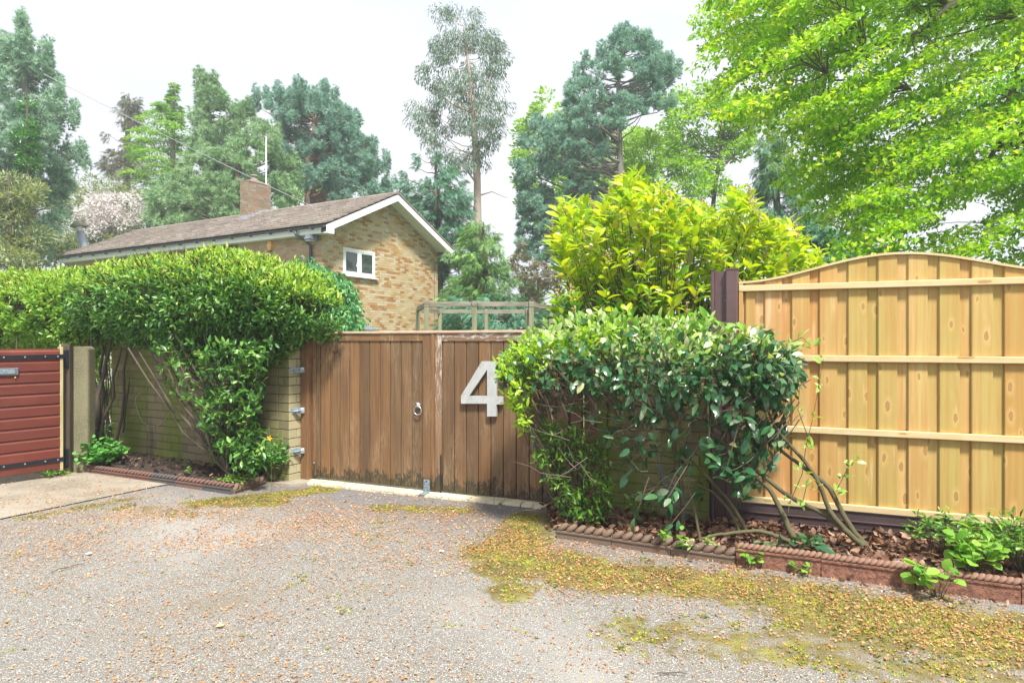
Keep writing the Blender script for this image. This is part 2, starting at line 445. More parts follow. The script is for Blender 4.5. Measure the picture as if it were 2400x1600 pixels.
# --- new pine fence
def pine(name, horiz=False):
    t = NT(name); rv = t.rnd()
    off = t.n('CombineXYZ', {0: 0.0, 1: 0.0, 2: t.math('MULTIPLY', rv, 9.0)}).outputs[0]
    sc = (2.2, 2.2, 30) if horiz else (22, 22, 0.9)
    p = t.pos(sc, obj=True, off=off)
    g = t.noise(p, 1.0, 6, 0.6)
    base = t.ramp(rv, [(0.0, (0.47,0.295,0.100)), (0.25, (0.54,0.375,0.15)), (0.45, (0.42,0.325,0.100)), (0.62, (0.57,0.35,0.165)), (0.85, (0.50,0.26,0.09)), (1.0, (0.38,0.30,0.085))])
    if horiz: base = t.mix(0.65, base, (0.62, 0.53, 0.34))
    c = t.mix(t.math('MULTIPLY', t.step(g, 0.35, 0.65), 0.62), base, (0.40, 0.20, 0.05) if not horiz else (0.52, 0.38, 0.18))
    green = t.step(t.noise(t.pos((7, 7, 0.6), obj=True, off=off), 1.0, 3), 0.52, 0.72)
    c = t.mix(t.math('MULTIPLY', green, 0.55), c, (0.43, 0.40, 0.11) if not horiz else (0.55, 0.5, 0.28))
    c = t.mix(t.math('MULTIPLY', t.step(t.noise(t.pos((9, 9, 0.9), obj=True, off=off), 1.3, 3), 0.60, 0.75), 0.6), c, (0.68, 0.52, 0.30))
    # knots
    pk = t.pos((7.5, 0.0, 2.9) if not horiz else (2.2, 0.0, 9.0), obj=True, off=off)
    wob = t.noise(t.pos((30, 30, 30), obj=True), 1.0, 2, col=True)
    pk = t.n('VectorMath', {0: pk, 1: t.n('VectorMath', {0: wob, 1: (0.16, 0.0, 0.05)}, operation='MULTIPLY').outputs[0]}, operation='ADD').outputs[0]
    sx = t.n('SeparateXYZ', {0: pk}).outputs
    pk = t.n('CombineXYZ', {0: t.math('ADD', sx[0], t.math('MULTIPLY', rv, 13.0)), 1: sx[2], 2: 0.0}).outputs[0]
    d = t.vor(pk, 1.0, 'F1', rand=0.85, dim='2D')
    keep = t.math('GREATER_THAN', t.n('SeparateColor', {0: t.vor(pk, 1.0, 'F1', out='Color', rand=0.85, dim='2D')}).outputs[1], 0.50)
    d = t.math('DIVIDE', d, t.math('ADD', 0.55, t.n('SeparateColor', {0: t.vor(pk, 1.0, 'F1', out='Color', rand=0.85, dim='2D')}).outputs[0]))
    halo = t.math('MULTIPLY', t.math('SUBTRACT', 1.0, t.step(d, 0.06, 0.26)), keep)
    knot = t.math('MULTIPLY', t.math('SUBTRACT', 1.0, t.step(d, 0.045, 0.085)), keep)
    ring = t.math('MULTIPLY', t.math('SUBTRACT', 1.0, t.step(t.math('ABSOLUTE', t.math('SUBTRACT', d, 0.075)), 0.0, 0.02)), keep)
    c = t.mix(t.math('MULTIPLY', halo, 0.55), c, (0.60, 0.40, 0.15))
    c = t.mix(t.math('MULTIPLY', knot, 0.7), c, (0.30, 0.15, 0.055))
    c = t.mix(t.math('MULTIPLY', ring, 0.6), c, (0.10, 0.05, 0.03))
    ribs = t.math('SINE', t.math('MULTIPLY', t.n('SeparateXYZ', {0: t.pos(obj=True)}).outputs[0 if not horiz else 2], 900.0))
    if not horiz: c = t.mix(t.math('MULTIPLY', t.step(ribs, 0.0, 1.0), 0.16), c, (0.30, 0.2, 0.07))
    return t.done(c, 0.6, bump=t.math('ADD', g, t.math('MULTIPLY', ribs, 0.25)), bstr=0.25, bdist=0.003, spec=0.3)
M['pine_v'] = pine('new treated pine board'); M['pine_h'] = pine('new treated pine rail', True)
M['post_brown'] = plain('brown coated steel', (0.105, 0.062, 0.062), 0.38, 0.12, 6, bstr=0.03)
M['gravel_board'] = plain('dark brown coated board', (0.060, 0.040, 0.040), 0.42, 0.15, 6, bstr=0.05)
# --- bricks
def bricks(name, stops, moss=False, rough=0.85):
    t = NT(name); rv = t.rnd(); p = t.pos()
    c = t.ramp(rv, stops)
    c = t.mix(t.math('MULTIPLY', t.noise(p, 26, 5, 0.65), 0.32), c, t.mix(0.5, c, (0.16, 0.12, 0.08)))
    if moss:
        m1 = t.step(t.noise(t.pos((1.6, 1.6, 0.55)), 1.5, 5, 0.65), 0.36, 0.60)
        c = t.mix(t.math('MULTIPLY', m1, 0.8), c, (0.15, 0.20, 0.03))
        m2 = t.step(t.noise(t.pos((6, 6, 0.8)), 1.0, 5, 0.65), 0.56, 0.74)
        c = t.mix(t.math('MULTIPLY', m2, 0.6), c, (0.075, 0.06, 0.04))
        m3 = t.step(t.noise(t.pos((8, 8, 1.4)), 1.0, 4, 0.7), 0.66, 0.78)
        c = t.mix(t.math('MULTIPLY', m3, 0.5), c, (0.45, 0.43, 0.33))
    return t.done(c, rough, bump=t.noise(p, 60, 5, 0.7), bstr=0.5, bdist=0.004, spec=0.2)
M['garden_brick'] = bricks('mossy buff garden brick', [(0, (0.20,0.18,0.095)), (0.4, (0.27,0.235,0.125)), (0.8, (0.24,0.20,0.125)), (1, (0.18,0.14,0.105))], True)
M['pier_brick'] = bricks('paler buff garden brick', [(0, (0.40,0.36,0.22)), (0.5, (0.45,0.40,0.25)), (1, (0.36,0.33,0.2))], False)  # paler brick, used only on the end face of the left wall
M['house_brick'] = bricks('multicoloured house brick', [(0, (0.58,0.50,0.35)), (0.20, (0.54,0.43,0.25)), (0.38, (0.54,0.38,0.18)), (0.54, (0.60,0.53,0.39)), (0.70, (0.50,0.32,0.14)), (0.84, (0.42,0.225,0.095)), (0.94, (0.36,0.17,0.07)), (1, (0.54,0.41,0.22))], False)
M['side_brick'] = bricks('pinkish house brick', [(0, (0.52,0.38,0.27)), (0.4, (0.47,0.31,0.2)), (0.7, (0.54,0.42,0.29)), (1, (0.40,0.22,0.13))], False)
M['chimney_brick'] = bricks('weathered chimney brick', [(0, (0.30,0.25,0.18)), (0.4, (0.22,0.17,0.12)), (0.7, (0.31,0.275,0.21)), (0.93, (0.30,0.15,0.08)), (1, (0.19,0.175,0.155))], False)
M['mortar'] = plain('pale mortar', (0.55, 0.50, 0.41), 0.95, 0.15, 20)
M['mortar_moss'] = bricks('dirty mortar', [(0, (0.13,0.115,0.07)), (1, (0.17,0.15,0.09))], True)
M['coping'] = bricks('mossy concrete coping', [(0, (0.20,0.18,0.13)), (1, (0.25,0.22,0.16))], True)
t = NT('lichened roof tile'); rv = t.rnd(); p = t.pos()
c = t.ramp(rv, [(0, (0.22,0.185,0.16)), (0.4, (0.28,0.24,0.21)), (0.7, (0.17,0.14,0.12)), (1, (0.35,0.31,0.275))])
c = t.mix(t.step(t.noise(p, 9, 5, 0.7), 0.50, 0.68), c, (0.17, 0.115, 0.075))
c = t.mix(t.step(t.noise(p, 14, 5, 0.75), 0.60, 0.70), c, (0.55, 0.52, 0.42))
M['tile'] = t.done(c, 0.9, bump=t.noise(p, 40, 4), bstr=0.6, bdist=0.01)
M['lead'] = plain('lead flashing', (0.30, 0.32, 0.36), 0.5, 0.2, 8)
M['upvc'] = plain('white plastic', (0.78, 0.78, 0.78), 0.35, 0.04, 5, bstr=0.02)
M['soffit'] = plain('white painted soffit', (0.72, 0.71, 0.69), 0.5, 0.06, 5, bstr=0.02)
M['gutter'] = plain('grey-blue gutter plastic', (0.045, 0.06, 0.075), 0.35, 0.15, 6, bstr=0.03)
M['glass'] = NT('window glass').done((0.035, 0.055, 0.05), 0.03, spec=0.9)
M['curtain'] = plain('pale curtain', (0.5, 0.5, 0.45), 0.9, 0.2, 10)
M['orange'] = plain('amber plastic', (0.85, 0.42, 0.02), 0.35, 0.06, 6, bstr=0.02)
M['blue_plastic'] = plain('dark blue plastic', (0.03, 0.04, 0.10), 0.35, 0.1, 6, bstr=0.02)
M['white_card'] = plain('printed white label', (0.7, 0.72, 0.72), 0.5, 0.05, 9, bstr=0.02)
M['steel_grey'] = plain('grey lamp casing', (0.13, 0.15, 0.17), 0.4, 0.2, 10)
t = NT('galvanised steel'); p = t.pos()
c = t.ramp(t.vor(p, 70, out='Color'), [(0.2, (0.15,0.20,0.24)), (0.8, (0.30,0.36,0.40))])
M['galv'] = t.done(c, 0.5, metal=0.25, bump=t.noise(p, 60), bstr=0.1, bdist=0.002)
M['black_iron'] = plain('black painted iron', (0.011, 0.013, 0.02), 0.42, 0.2, 40, bstr=0.2)
M['pewter'] = plain('polished pewter', (0.55, 0.57, 0.58), 0.3, 0.15, 40, metal=0.85)
t = NT('dull aluminium numeral'); p = t.pos()
c = t.ramp(t.noise(t.pos((9, 9, 4)), 1.0, 6, 0.7), [(0.3, (0.38,0.40,0.40)), (0.6, (0.47,0.48,0.48))])
c = t.mix(t.math('MULTIPLY', t.step(t.noise(p, 14, 6, 0.75), 0.50, 0.66), 0.6), c, (0.30, 0.33, 0.22))
M['numeral'] = t.done(c, 0.5, metal=0.1, bump=t.noise(p, 40), bstr=0.1, bdist=0.002)
# --- red painted gate
t = NT('red-brown painted board'); rv = t.rnd(); p = t.pos((2.2, 2.2, 26))
g = t.noise(p, 1.0, 6, 0.65)
c = t.mix(rv, (0.155, 0.034, 0.022), (0.120, 0.029, 0.020))
c = t.mix(t.math('MULTIPLY', t.step(t.noise(t.pos((1.5, 1.5, 3)), 1.5, 4), 0.45, 0.75), 0.5), c, (0.23, 0.06, 0.035))
c = t.mix(t.math('MULTIPLY', t.step(g, 0.4, 0.8), 0.3), c, (0.13, 0.03, 0.02))
M['red_wood'] = t.done(c, 0.5, bump=g, bstr=0.25, bdist=0.003)
t = NT('bare lichened edge wood'); p = t.pos((30, 30, 4))
c = t.ramp(t.noise(p, 1.0, 5), [(0.3, (0.36,0.32,0.13)), (0.7, (0.52,0.44,0.26))])
M['edge_wood'] = t.done(c, 0.8)
t = NT('mossy dark post wood'); p = t.pos((30, 30, 1.6))
c = t.ramp(t.noise(p, 1.0, 6), [(0.3, (0.045,0.035,0.025)), (0.6, (0.085,0.06,0.04)), (0.8, (0.09,0.10,0.035))])
M['dark_post'] = t.done(c, 0.85, bump=t.noise(p, 1.0, 6), bstr=0.5)
t = NT('mossy exposed aggregate concrete'); p = t.pos()
c = t.ramp(t.noise(p, 2.2, 5, 0.6), [(0.3, (0.12,0.12,0.06)), (0.55, (0.185,0.17,0.10)), (0.8, (0.16,0.19,0.08))])
c = t.mix(t.step(t.vor(p, 55, 'F1'), 0.25, 0.45), (0.24, 0.2, 0.14), c)
M['post_concrete'] = t.done(c, 0.9, bump=t.noise(p, 60, 4), bstr=0.6, bdist=0.006)
def rope_mat(name, stops):
    t = NT(name); rv = t.rnd(); p = t.pos()
    c = t.ramp(rv, stops)
    c = t.mix(t.math('MULTIPLY', t.noise(p, 18, 5, 0.7), 0.6), c, t.mix(0.6, c, (0.08, 0.07, 0.045)))
    c = t.mix(t.step(t.noise(p, 30, 5, 0.7), 0.64, 0.74), c, (0.42, 0.38, 0.3))
    return t.done(c, 0.85, bump=t.noise(p, 50, 5, 0.7), bstr=0.5, bdist=0.006)
M['rope_brown'] = rope_mat('brown clay edging', [(0, (0.15,0.095,0.07)), (0.5, (0.20,0.13,0.085)), (1, (0.17,0.12,0.085))])
M['rope_mix'] = rope_mat('maroon and slate clay edging', [(0, (0.17,0.075,0.06)), (0.55, (0.20,0.105,0.08)), (0.85, (0.085,0.085,0.09)), (1, (0.10,0.09,0.085))])
t = NT('red clay edging with rough face'); rv = t.rnd(); p = t.pos()
rough_n = t.noise(p, 34, 5, 0.75)
c = t.mix(t.step(rough_n, 0.35, 0.65), (0.13, 0.06, 0.04), (0.33, 0.15, 0.095))
M['rope_red'] = t.done(c, 0.85, bump=rough_n, bstr=1.0, bdist=0.02)
M['rope_red_s'] = rope_mat('red clay rope', [(0, (0.27,0.145,0.10)), (1, (0.24,0.135,0.10))])
M['string_blue'] = plain('blue string', (0.02, 0.16, 0.42), 0.7, 0.1)
M['string_pale'] = plain('pale cord', (0.5, 0.48, 0.4), 0.8, 0.1)
t = NT('weathered pergola timber'); p = t.pos((18, 18, 1.5))
c = t.ramp(t.noise(p, 1.0, 6, 0.6), [(0.3, (0.15,0.15,0.09)), (0.6, (0.26,0.25,0.16)), (0.85, (0.20,0.22,0.10))])
M['pergola'] = t.done(c, 0.8, bump=t.noise(p, 1.0, 5), bstr=0.3)
t = NT('weathered pergola beam'); p = t.pos((2.5, 2.5, 22))
c = t.ramp(t.noise(p, 1.0, 6, 0.6), [(0.25, (0.08,0.075,0.06)), (0.5, (0.24,0.22,0.17)), (0.8, (0.33,0.30,0.24))])
M['pergola_h'] = t.done(c, 0.8)
M['cable'] = plain('grey cable', (0.35, 0.37, 0.4), 0.6, 0.05)
# --- foliage
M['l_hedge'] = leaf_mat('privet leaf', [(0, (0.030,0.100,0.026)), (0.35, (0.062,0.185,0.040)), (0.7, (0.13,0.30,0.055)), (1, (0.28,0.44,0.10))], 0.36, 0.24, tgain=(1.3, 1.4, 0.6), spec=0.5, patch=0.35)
M['l_hedge_hi'] = leaf_mat('sunlit privet leaf', [(0, (0.16,0.34,0.04)), (0.5, (0.34,0.54,0.07)), (0.9, (0.52,0.68,0.13)), (1, (0.62,0.60,0.16))], 0.35, 0.42, tgain=(1.4, 1.35, 0.6))  # brighter copy for the hedge top, sunlight put into the leaf colour
M['l_hedge_far'] = leaf_mat('privet leaf of far hedge', [(0, (0.055,0.16,0.025)), (0.4, (0.14,0.33,0.04)), (1, (0.34,0.54,0.09))], 0.3, 0.35, tgain=(1.4, 1.4, 0.5), patch=0.35)
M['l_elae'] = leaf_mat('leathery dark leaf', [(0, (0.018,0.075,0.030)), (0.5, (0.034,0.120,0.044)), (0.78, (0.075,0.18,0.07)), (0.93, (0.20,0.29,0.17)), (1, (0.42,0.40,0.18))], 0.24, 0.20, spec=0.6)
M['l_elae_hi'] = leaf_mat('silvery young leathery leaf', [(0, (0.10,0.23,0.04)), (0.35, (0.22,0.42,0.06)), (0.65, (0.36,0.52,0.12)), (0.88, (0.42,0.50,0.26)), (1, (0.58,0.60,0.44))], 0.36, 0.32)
M['l_lime'] = leaf_mat('lime young leaf', [(0, (0.172,0.368,0.023)), (0.5, (0.322,0.529,0.034)), (1, (0.483,0.644,0.069))], 0.35, 0.4)
M['l_small'] = leaf_mat('small glossy leaf', [(0, (0.031,0.105,0.025)), (0.5, (0.084,0.224,0.031)), (1, (0.238,0.448,0.056))], 0.3, 0.3)
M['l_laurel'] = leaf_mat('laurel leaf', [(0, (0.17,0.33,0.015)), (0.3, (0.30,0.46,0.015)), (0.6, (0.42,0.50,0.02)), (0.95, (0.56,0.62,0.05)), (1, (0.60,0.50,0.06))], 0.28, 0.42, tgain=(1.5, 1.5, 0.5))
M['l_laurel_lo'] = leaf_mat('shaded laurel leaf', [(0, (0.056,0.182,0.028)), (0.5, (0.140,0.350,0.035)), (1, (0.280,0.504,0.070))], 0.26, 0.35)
M['l_climb'] = leaf_mat('climber leaf', [(0, (0.037,0.175,0.062)), (0.5, (0.088,0.312,0.094)), (1, (0.200,0.450,0.150))], 0.4, 0.3)
M['l_beech'] = leaf_mat('fresh beech leaf', [(0, (0.10,0.27,0.014)), (0.4, (0.21,0.44,0.018)), (0.8, (0.40,0.62,0.03)), (1, (0.60,0.66,0.09))], 0.4, 0.5, tgain=(1.45, 1.35, 0.5), patch=0.7)
M['l_broad'] = leaf_mat('spring broadleaf', [(0, (0.12,0.28,0.02)), (0.5, (0.20,0.40,0.03)), (1, (0.34,0.52,0.06))], 0.5, 0.5, patch=0.4)
M['l_pine'] = leaf_mat('blue-green pine needle', [(0, (0.12,0.25,0.19)), (0.5, (0.21,0.39,0.31)), (1, (0.36,0.54,0.42))], 0.5, 0.28, tgain=(1.1, 1.2, 0.9), patch=0.5)
M['l_pine2'] = leaf_mat('grey-green pine needle', [(0, (0.13,0.25,0.11)), (0.5, (0.24,0.41,0.20)), (1, (0.42,0.57,0.31))], 0.5, 0.3, tgain=(1.1, 1.2, 0.85), patch=0.6)
M['l_far'] = leaf_mat('pale far needle', [(0, (0.16,0.30,0.21)), (0.5, (0.29,0.46,0.33)), (1, (0.48,0.62,0.47))], 0.5, 0.32, tgain=(1.1, 1.2, 0.9), patch=0.5)
M['l_spruce'] = leaf_mat('dark brownish spruce needle', [(0, (0.078,0.098,0.058)), (0.4, (0.111,0.150,0.091)), (0.75, (0.156,0.182,0.104)), (1, (0.312,0.208,0.130))], 0.6, 0.15, patch=0.4)
M['l_cedar'] = leaf_mat('yellow-green cedar needle', [(0, (0.096,0.240,0.060)), (0.5, (0.204,0.432,0.072)), (1, (0.384,0.600,0.120))], 0.5, 0.3, patch=0.3)
M['l_euc'] = leaf_mat('eucalyptus leaf', [(0, (0.075,0.144,0.106)), (0.5, (0.138,0.231,0.156)), (0.85, (0.237,0.325,0.213)), (1, (0.350,0.350,0.150))], 0.45, 0.25, tgain=(1.1, 1.2, 0.8))
M['l_cyp'] = leaf_mat('deep green cypress spray', [(0, (0.05,0.16,0.10)), (0.5, (0.10,0.26,0.165)), (1, (0.19,0.38,0.24))], 0.5, 0.2, patch=0.5)
M['l_cyp2'] = leaf_mat('mid green cypress spray', [(0, (0.056,0.168,0.063)), (0.5, (0.126,0.280,0.084)), (1, (0.308,0.504,0.126))], 0.5, 0.2, patch=0.6)
M['l_weep'] = leaf_mat('grey-green weeping spray', [(0, (0.075,0.180,0.112)), (0.5, (0.150,0.300,0.180)), (1, (0.300,0.450,0.270))], 0.5, 0.2, patch=0.4)
M['l_ivy'] = leaf_mat('ivy leaf', [(0, (0.03,0.13,0.035)), (0.5, (0.07,0.24,0.05)), (1, (0.16,0.38,0.08))], 0.35, 0.25)
M['l_willow'] = leaf_mat('sage green willow leaf', [(0, (0.132,0.180,0.090)), (0.5, (0.216,0.276,0.144)), (1, (0.384,0.432,0.240))], 0.55, 0.3, patch=0.4)
M['l_blossom'] = leaf_mat('pink-white blossom', [(0, (0.34,0.36,0.26)), (0.3, (0.66,0.60,0.58)), (0.6, (0.80,0.75,0.75)), (1, (0.88,0.86,0.86))], 0.6, 0.35, tgain=(1.05, 1.0, 1.0))
M['l_copper'] = leaf_mat('dull coppery green spray', [(0, (0.10,0.13,0.06)), (0.6, (0.20,0.21,0.12)), (0.85, (0.30,0.22,0.17)), (1, (0.36,0.30,0.22))], 0.6, 0.2)
M['l_fern'] = leaf_mat('soft green ferny leaf', [(0, (0.046,0.195,0.046)), (0.5, (0.104,0.351,0.065)), (1, (0.208,0.494,0.091))], 0.5, 0.35)
M['l_weed'] = leaf_mat('bright weed leaf', [(0, (0.10,0.28,0.03)), (0.5, (0.20,0.42,0.05)), (1, (0.32,0.52,0.09))], 0.45, 0.4)
M['l_litter'] = leaf_mat('dead brown leaf', [(0, (0.085,0.042,0.026)), (0.4, (0.19,0.095,0.055)), (0.75, (0.29,0.155,0.09)), (1, (0.42,0.26,0.16))], 0.6, 0.12, tgain=(1, 0.8, 0.6))
M['l_bud'] = leaf_mat('fallen orange bud scale', [(0, (0.28,0.11,0.035)), (0.4, (0.46,0.20,0.065)), (0.8, (0.58,0.32,0.13)), (1, (0.68,0.56,0.40))], 0.6, 0.15, tgain=(1, 0.8, 0.6))
M['l_moss'] = leaf_mat('moss tuft', [(0, (0.09,0.09,0.02)), (0.4, (0.19,0.20,0.03)), (0.75, (0.34,0.38,0.04)), (1, (0.50,0.54,0.06))], 0.7, 0.2, patch=1.2)
M['yellow'] = leaf_mat('yellow petal', [(0, (0.8,0.55,0.02)), (1, (0.8,0.6,0.03))], 0.5, 0.3)
M['spike'] = leaf_mat('faded cream flower', [(0, (0.34,0.24,0.10)), (1, (0.62,0.50,0.28))], 0.7, 0.2)
M['b_brown'] = bark_mat('grey-brown bark', (0.055, 0.042, 0.03), (0.15, 0.12, 0.09), 6)
M['b_olive'] = bark_mat('olive-brown smooth bark', (0.055, 0.05, 0.022), (0.13, 0.115, 0.055), 10)
M['b_pine'] = bark_mat('pinkish pine bark', (0.24, 0.14, 0.10), (0.36, 0.24, 0.19), 3)
M['b_euc'] = bark_mat('pale eucalyptus bark', (0.33, 0.27, 0.23), (0.46, 0.36, 0.28), 2)
M['b_far'] = bark_mat('grey far bark', (0.14, 0.13, 0.11), (0.26, 0.235, 0.2), 3)
M['b_beech'] = bark_mat('grey-green beech bark', (0.08, 0.07, 0.045), (0.17, 0.155, 0.10), 3)
R0 = random.Random(7)
# ------------------------------------------------------------------ layout lines on the ground
G = Frame(-2.30, 7.60, math.radians(-24.2))      # the double gate
W = Frame(-5.32, 9.05, math.atan2(7.47-9.05, -2.52+5.32))   # the brick wall left of it
WL = math.hypot(2.80, 1.58)
N = Frame(1.99, 5.80, math.radians(-22.5))       # the new fence
BED_L = [np.array(p) for p in ((-5.26, 8.08), (-2.94, 6.92), (-2.66, 7.72))]
E0, E1, E2 = np.array((0.36, 5.38)), np.array((1.60, 4.73)), np.array((4.60, 3.32))

def vnoise(x, y, seed=0, octaves=3):
    """cheap value noise, arrays in, 0..1 out"""
    out = np.zeros_like(x, float); amp = 0.5; tot = 0
    for o in range(octaves):
        xi = np.floor(x).astype(int); yi = np.floor(y).astype(int); fx = x-xi; fy = y-yi
        fx = fx*fx*(3-2*fx); fy = fy*fy*(3-2*fy)
        def h(a, b):
            n = (a*374761393 + b*668265263 + seed*974711 + o*1013) & 0x7fffffff
            n = (n ^ (n >> 13)) * 1274126177 & 0x7fffffff
            return (n ^ (n >> 16) & 0xffff) % 10007 / 10007.0
        v = (h(xi, yi)*(1-fx) + h(xi+1, yi)*fx)*(1-fy) + (h(xi, yi+1)*(1-fx) + h(xi+1, yi+1)*fx)*fy
        out += v*amp; tot += amp; amp *= 0.5; x = x*2.03; y = y*2.03
    return out/tot
def segd(x, y, a, b):
    a = np.asarray(a[:2]); b = np.asarray(b[:2]); d = b-a
    t = np.clip(((x-a[0])*d[0] + (y-a[1])*d[1])/np.dot(d, d), 0, 1)
    return np.hypot(x-a[0]-t*d[0], y-a[1]-t*d[1])
def moss_field(x, y):
    f = np.zeros_like(x)
    def blob(a, b, r, s=1.0):
        nonlocal f
        f = np.maximum(f, s*np.clip(1.25 - segd(x, y, a, b)/r, 0, 1))
    blob(gnd(1250, 1215), gnd(1180, 1330), 0.34)
    blob(gnd(1180, 1300), gnd(1420, 1350), 0.46)
    blob(gnd(1400, 1340), gnd(1900, 1400), 0.42, 0.95)
    blob(gnd(1900, 1410), gnd(2500, 1500), 0.44, 0.95)
    blob(gnd(1190, 1380), gnd(1200, 1390), 0.20, 1.0)
    blob(gnd(480, 1178), gnd(760, 1146), 0.24, 1.1)
    blob(gnd(560, 1180), gnd(640, 1176), 0.22, 1.1)
    blob(gnd(900, 1190), gnd(1080, 1195), 0.26, 0.72)
    blob(gnd(1500, 1480), gnd(2300, 1580), 0.40, 0.62)
    blob(gnd(1900, 1450), gnd(2600, 1560), 0.40, 0.9)
    blob(gnd(60, 1215), gnd(330, 1165), 0.16, 0.62)
    blob(gnd(300, 1190), gnd(480, 1205), 0.30, 0.5)
    blob(gnd(820, 1380), gnd(900, 1230), 0.5, 0.32)
    return f
def litter_field(x, y):
    f = 0.27 + 0.6*np.clip(1.3 - segd(x, y, gnd(330, 1230), gnd(1000, 1240))/0.9, 0, 1)
    f = np.maximum(f, 1.15*np.clip(1.25 - segd(x, y, gnd(1180, 1290), gnd(2500, 1500))/0.75, 0, 1))
    f = np.maximum(f, 0.38*np.clip(1.2 - segd(x, y, gnd(1000, 1300), gnd(2400, 1600))/0.9, 0, 1))
    f = np.maximum(f, 0.40*np.clip(1.2 - segd(x, y, gnd(900, 1250), gnd(700, 1430))/0.7, 0, 1))
    return f * (0.25 + 1.5*np.clip(vnoise(x*2.3, y*2.3, 3) - 0.28, 0, 1))

# ------------------------------------------------------------------ ground sheets
b = MB(); b.add([(-600, -60, -0.03), (600, -60, -0.03), (600, 900, -0.03), (-600, 900, -0.03)], [(0, 1, 2, 3)])
structure(b.build('ground', M['lawn']), 'green garden ground beyond the boundary')
xs = np.concatenate([np.linspace(-30, -7.2, 12), np.arange(-7, 6.01, 0.06), np.linspace(6.3, 24, 10)])
ys = np.concatenate([np.linspace(-22, 0.6, 10), np.arange(0.8, 8.61, 0.06)])
X, Y = np.meshgrid(xs, ys)
Z = (vnoise(X*1.1, Y*1.1, 5)-0.5)*0.012
nx, ny = len(xs), len(ys)
idx = np.arange(nx*ny).reshape(ny, nx)
F = np.stack([idx[:-1, :-1], idx[:-1, 1:], idx[1:, 1:], idx[1:, :-1]], axis=-1).reshape(-1, 4)
V = np.stack([X, Y, Z], -1).reshape(-1, 3)
# leave out the cells behind the boundary line
cx = V[F].mean(1)
u0 = (cx[:, 0]-G.o[0])*G.v[0] + (cx[:, 1]-G.o[1])*G.v[1]
uu = (cx[:, 0]-G.o[0])*G.u[0] + (cx[:, 1]-G.o[1])*G.u[1]
F = F[(u0 < 0.25) | ((uu < -0.3) & (u0 < 1.2))]
drive = build_np('driveway', V, F, None, M['tarmac'], None, True)
a = drive.data.attributes.new('moss', 'FLOAT', 'POINT'); a.data.foreach_set('value', moss_field(V[:, 0], V[:, 1]).astype(np.float32))
# newer, darker tarmac along the gate
vv = (V[:, 0]-G.o[0])*G.v[0] + (V[:, 1]-G.o[1])*G.v[1]; uu = (V[:, 0]-G.o[0])*G.u[0] + (V[:, 1]-G.o[1])*G.u[1]
fr = np.clip((vv+1.1+0.5*vnoise(V[:, 0]*2, V[:, 1]*2, 9))/0.8, 0, 1)*np.clip((uu+2.6)/0.8, 0, 1)*0.8
a = drive.data.attributes.new('fresh', 'FLOAT', 'POINT'); a.data.foreach_set('value', fr.astype(np.float32))
structure(drive, 'worn tarmac driveway with moss and fallen bud scales')
b = MB(); b.add([(x, y, 0.014) for x, y in ((-3.80, 7.42), (-3.93, 7.22), (-4.59, 5.93), (-5.35, 4.5), (-9, 1.5), (-30, 1.5), (-30, 14), (-6.0, 14), (-5.75, 9.0), (-5.32, 8.15))], [tuple(range(9, -1, -1))[::-1]])
structure(b.build('concrete_drive', M['concrete']), 'pale concrete apron in front of the red gate')

# paving under the double gate: irregular sandstone pieces
pav = thing('paving', 'strip of cracked yellow sandstone paving under the double gate', 'paving', G.w(0, 0), G.a)
x = -0.02
R1 = random.Random(21)
row2 = []
while x < 3.35:
    w_ = R1.uniform(0.20, 0.46)
    y0 = -0.19 + 0.10*min(1, x/3.3) + R1.uniform(-0.01, 0.012)
    for (ya, yb) in ((y0, y0+0.155), (y0+0.165, y0+0.34), (y0+0.35, y0+0.62)):
        j = lambda: R1.uniform(-0.012, 0.012)
        xa, xb = x, min(x+w_, 3.38)
        mb = MB(); top = 0.022 + R1.uniform(-0.003, 0.003)
        mb.vprism([(xa+0.004+j()*0.3, ya+j()*0.4), (xb-0.004+j()*0.3, ya+j()*0.4), (xb-0.004+j(), yb), (xa+0.004+j(), yb)], -0.02, top)
        mb.build('paving_stone', M['paving'], pav)
    x += w_
mb = MB(); mb.box(-0.1, 3.4, -0.06, 0.6, -0.025, 0.012); mb.build('bedding', M['mortar_moss'], pav)
mb = MB(); mb.vprism([(-0.75, -0.28), (-0.45, -0.36), (-0.02, -0.33), (0.10, -0.2), (-0.03, 0.05), (-0.5, 0.1)], -0.02, 0.025)
mb.build('concrete_pad', M['concrete'], pav)
mb = MB(); mb.vprism([(3.32, -0.25), (3.75, -0.45), (4.05, -0.38), (4.0, 0.0), (3.4, 0.05)], -0.02, 0.02)
mb.build('concrete_pad', M['concrete'], pav)

# soil of the two beds
def bed(name, poly_fn, bounds, h, mat, label, seed, step=0.05):
    x0, x1, y0, y1 = bounds
    xs = np.arange(x0, x1, step); ys = np.arange(y0, y1, step)
    X, Y = np.meshgrid(xs, ys)
    d = poly_fn(X, Y)                                    # distance inside, metres
    Z = h*np.clip(d/0.12, 0, 1)**0.6 + (vnoise(X*6, Y*6, seed, 4)-0.5)*0.075*np.clip(d/0.1, 0, 1) - 0.02
    idx = np.arange(X.size).reshape(X.shape)
    F = np.stack([idx[:-1, :-1], idx[:-1, 1:], idx[1:, 1:], idx[1:, :-1]], -1).reshape(-1, 4)
    keep = (d.ravel()[F] > -0.02).all(1)
    o = build_np(name, np.stack([X, Y, Z], -1).reshape(-1, 3), F[keep], None, mat, None, True)
    return structure(o, label)
def half(X, Y, a, b):                                    # signed distance left of a->b
    d = (b-a)/np.linalg.norm(b-a)
    return (X-a[0])*-d[1] + (Y-a[1])*d[0]
